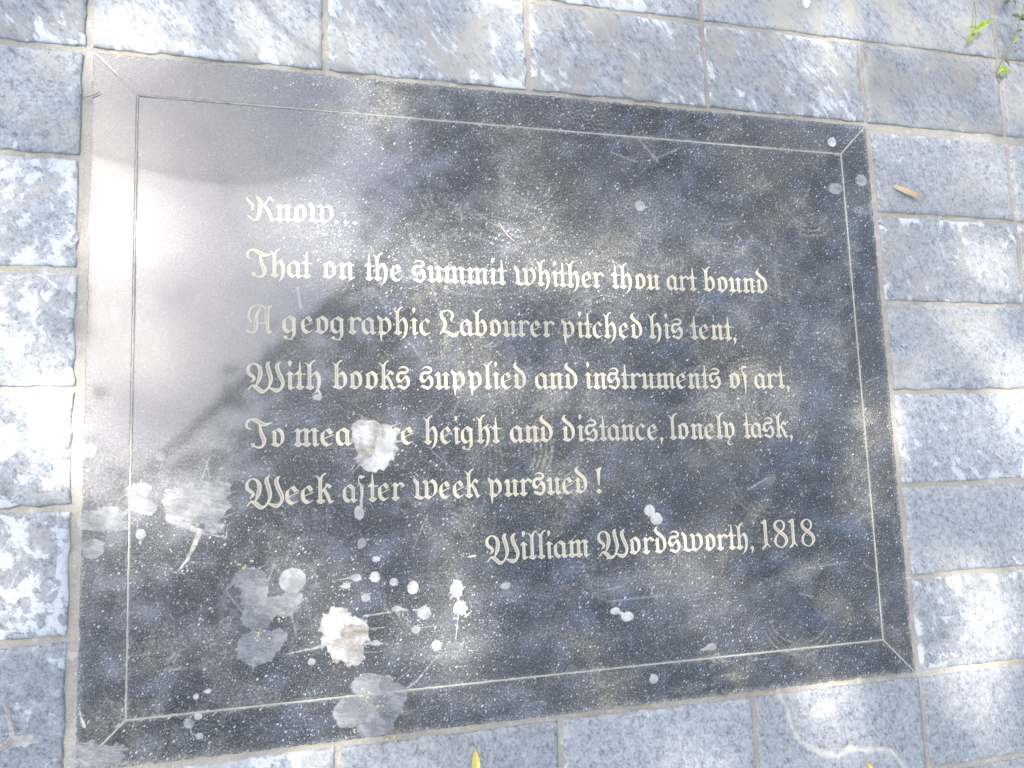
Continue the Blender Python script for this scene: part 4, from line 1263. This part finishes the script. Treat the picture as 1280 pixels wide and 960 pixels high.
def sun_share(X, Y):
    s_ = np.full(X.shape, 0.07)
    for cx, cy, rx, ry, v in GAPS:
        gx, gy = at(cx, cy)
        ax_, ay_ = abs(at(cx + rx, cy)[0] - gx), abs(at(cx, cy + ry)[1] - gy)
        q = np.hypot((X - gx) / ax_, (Y - gy) / ay_)
        s_ = np.maximum(s_, v * sstep(1.25, 0.6, q))
    return s_


# where the polished stone mirrors open sky between the crowns (px outline)
OPEN = [at(*p) for p in ((60, -60), (250, -60), (440, 60), (446, 95), (490, 200), (470, 310), (360, 420), (280, 510), (225, 590), (150, 600), (104, 560), (106, 190), (60, 190))]


def build_tree():
    rt = np.array([3.2, 4.2, -0.03])
    root = empty('shade_tree', rt)
    tag(root, 'broad leafy tree whose crown hangs over the plaque', 'tree')
    bark = plain('tree_bark', (0.10, 0.075, 0.055), (0.19, 0.15, 0.115), 30, 0.9)
    lf = plain('tree_leaf', (0.05, 0.085, 0.025), (0.085, 0.12, 0.04), 6, 0.5, 0.3)
    V, F = tube([(0, 0, 0), (0.05, -0.02, 1.2), (-0.1, 0.05, 2.4), (-0.3, -0.1, 4.6), (-0.4, -0.2, 7.6)], [0.30, 0.24, 0.21, 0.17, 0.06], 10)
    add_mesh('trunk', V, F, bark, root, True)
    for tgt in ((-6.4, -5.6, 6.6), (-4.4, -7.6, 7.0), (-1.2, -6.6, 7.2), (3.8, -3.6, 7.1), (4.0, 3.0, 7.3), (-7.0, -8.5, 6.4)):
        a = np.array([-0.3, -0.1, 4.4])
        b = np.array(tgt)
        pts = [a + (b - a) * t + np.array([0, 0, 0.6 * math.sin(math.pi * t)]) for t in np.linspace(0, 1, 9)]
        V, F = tube(pts, list(np.linspace(0.11, 0.015, 9)), 7)
        add_mesh('limb', V, F, bark, root, True)
    r2 = np.random.RandomState(5)

    def accept(x, y, h, soft=0.09):
        sx, sy = x - SUN[0] / SUN[2] * h, y - SUN[1] / SUN[2] * h
        near = (sx > -1.6) & (sx < 1.9) & (sy > -1.4) & (sy < 1.4)
        ok = ~near | (r2.uniform(0, 1, len(x)) > np.minimum(0.999, sun_share(sx, sy) ** 0.42))
        q = h / CAM[2]
        gx, gy = (x + CAM[0] * q) / (1 + q), (y + CAM[1] * q) / (1 + q)
        d = poly_sdf(gx, gy, OPEN)
        return ok & (d > r2.uniform(-0.4 * soft, soft, len(x)))
    n = 5200                                               # small leaves between the sun and the plaque
    tx, ty, h = r2.uniform(-1.5, 1.15, n), r2.uniform(-1.4, 1.4, n), r2.uniform(9.0, 12.5, n)
    x, y = tx + SUN[0] / SUN[2] * h, ty + SUN[1] / SUN[2] * h
    k = accept(x, y, h, 0.02)
    c1, l1 = np.stack([x, y, h], -1)[k], r2.uniform(0.11, 0.18, k.sum())
    n = 90000                                               # the rest of the crown
    a, r = r2.uniform(0, 2 * math.pi, n), 12.5 * np.sqrt(r2.uniform(0, 1, n))
    x, y = 0.8 + r * np.cos(a), 0.5 + r * np.sin(a)
    h = r2.uniform(4.8, 8.2, n)
    sx, sy = x - SUN[0] / SUN[2] * h, y - SUN[1] / SUN[2] * h
    k = accept(x, y, h) & ~((sx > -1.5) & (sx < 1.15) & (sy > -1.4) & (sy < 1.4))
    c2, l2 = np.stack([x, y, h], -1)[k], r2.uniform(0.13, 0.25, k.sum())
    c, ln = np.concatenate([c1, c2]) - rt, np.concatenate([l1, l2])
    k = len(c)
    # leaf: two halves folded on a midrib
    yaw, pit, rol = r2.uniform(0, 2 * math.pi, k), r2.normal(0, 0.5, k), r2.normal(0, 0.5, k)
    dx = np.stack([np.cos(yaw) * np.cos(pit), np.sin(yaw) * np.cos(pit), np.sin(pit)], -1)
    up = np.stack([np.sin(rol) * -np.sin(yaw), np.sin(rol) * np.cos(yaw), np.cos(rol)], -1)
    dy = np.cross(up, dx)
    dy /= np.linalg.norm(dy, axis=1)[:, None]
    dn = np.cross(dx, dy)
    L = ln[:, None]
    v0, v1 = c - dx * L * 0.5, c + dx * L * 0.5
    v2 = c + dy * L * 0.30 + dn * L * 0.06
    v3 = c - dy * L * 0.30 + dn * L * 0.06
    VV = np.stack([v0, v3, v1, v2], 1).reshape(-1, 3)
    q = np.arange(k)[:, None] * 4
    FF = np.concatenate([q + np.array([[0, 1, 2]]), q + np.array([[0, 2, 3]])])
    add_mesh('crown', VV, FF, lf, root)


build_tree()


def build_added_oval():
    """an oval of sheer mesh cloth on a hoop, added out of view so the polished stone mirrors a dimmer oval"""
    h = 1.9
    out = [at(*p) for p in ((96, 182), (165, 205), (240, 223), (320, 228), (388, 213), (424, 182), (432, 145), (402, 108), (330, 84), (250, 72), (170, 62), (100, 58), (60, 100), (62, 150))]  # made-up object, outlined to give the darker oval wanted in the reflection
    P2 = [np.array(p) for p in curve(out, 4, True)[:-1]]
    P2 = [np.array([*(p + (p - CAM[:2]) * h / CAM[2]), h]) for p in P2]
    c = np.mean(P2, axis=0)
    root = empty('added_mesh_oval', c)
    tag(root, 'added unseen oval of sheer mesh that shapes the reflection at the upper left of the plaque', 'sunshade')
    n = len(P2)
    V = [p - c + np.array([0, 0, 0.03 * (1 - s_)]) for s_ in (1,) for p in P2] + [(p - c) * 0.5 + np.array([0, 0, 0.04]) for p in P2] + [np.array([0, 0, 0.05])]
    F = [(i, (i + 1) % n, n + (i + 1) % n, n + i) for i in range(n)] + [(n + i, n + (i + 1) % n, 2 * n) for i in range(n)]
    M = Mat('added_mesh_cloth')
    M.set(Base_Color=(0.75, 0.75, 0.72), Roughness=0.9, Alpha=0.31)
    add_mesh('cloth', V, F, M.m, root, True)
    wire = plain('added_hoop_wire', (0.5, 0.5, 0.5), (0.6, 0.6, 0.6), 50)
    V, F = tube([*(p - c for p in P2), P2[0] - c], [0.004] * (n + 1), 6)
    add_mesh('hoop', V, F, wire, root, True)
    for k in range(3):
        V, F = tube([P2[k * n // 3] - c, (0.0, 0.1, 1.6), (0.3, 0.4, 4.6)], [0.0015] * 3, 5)
        add_mesh('cord', V, F, wire, root, True)


build_added_oval()
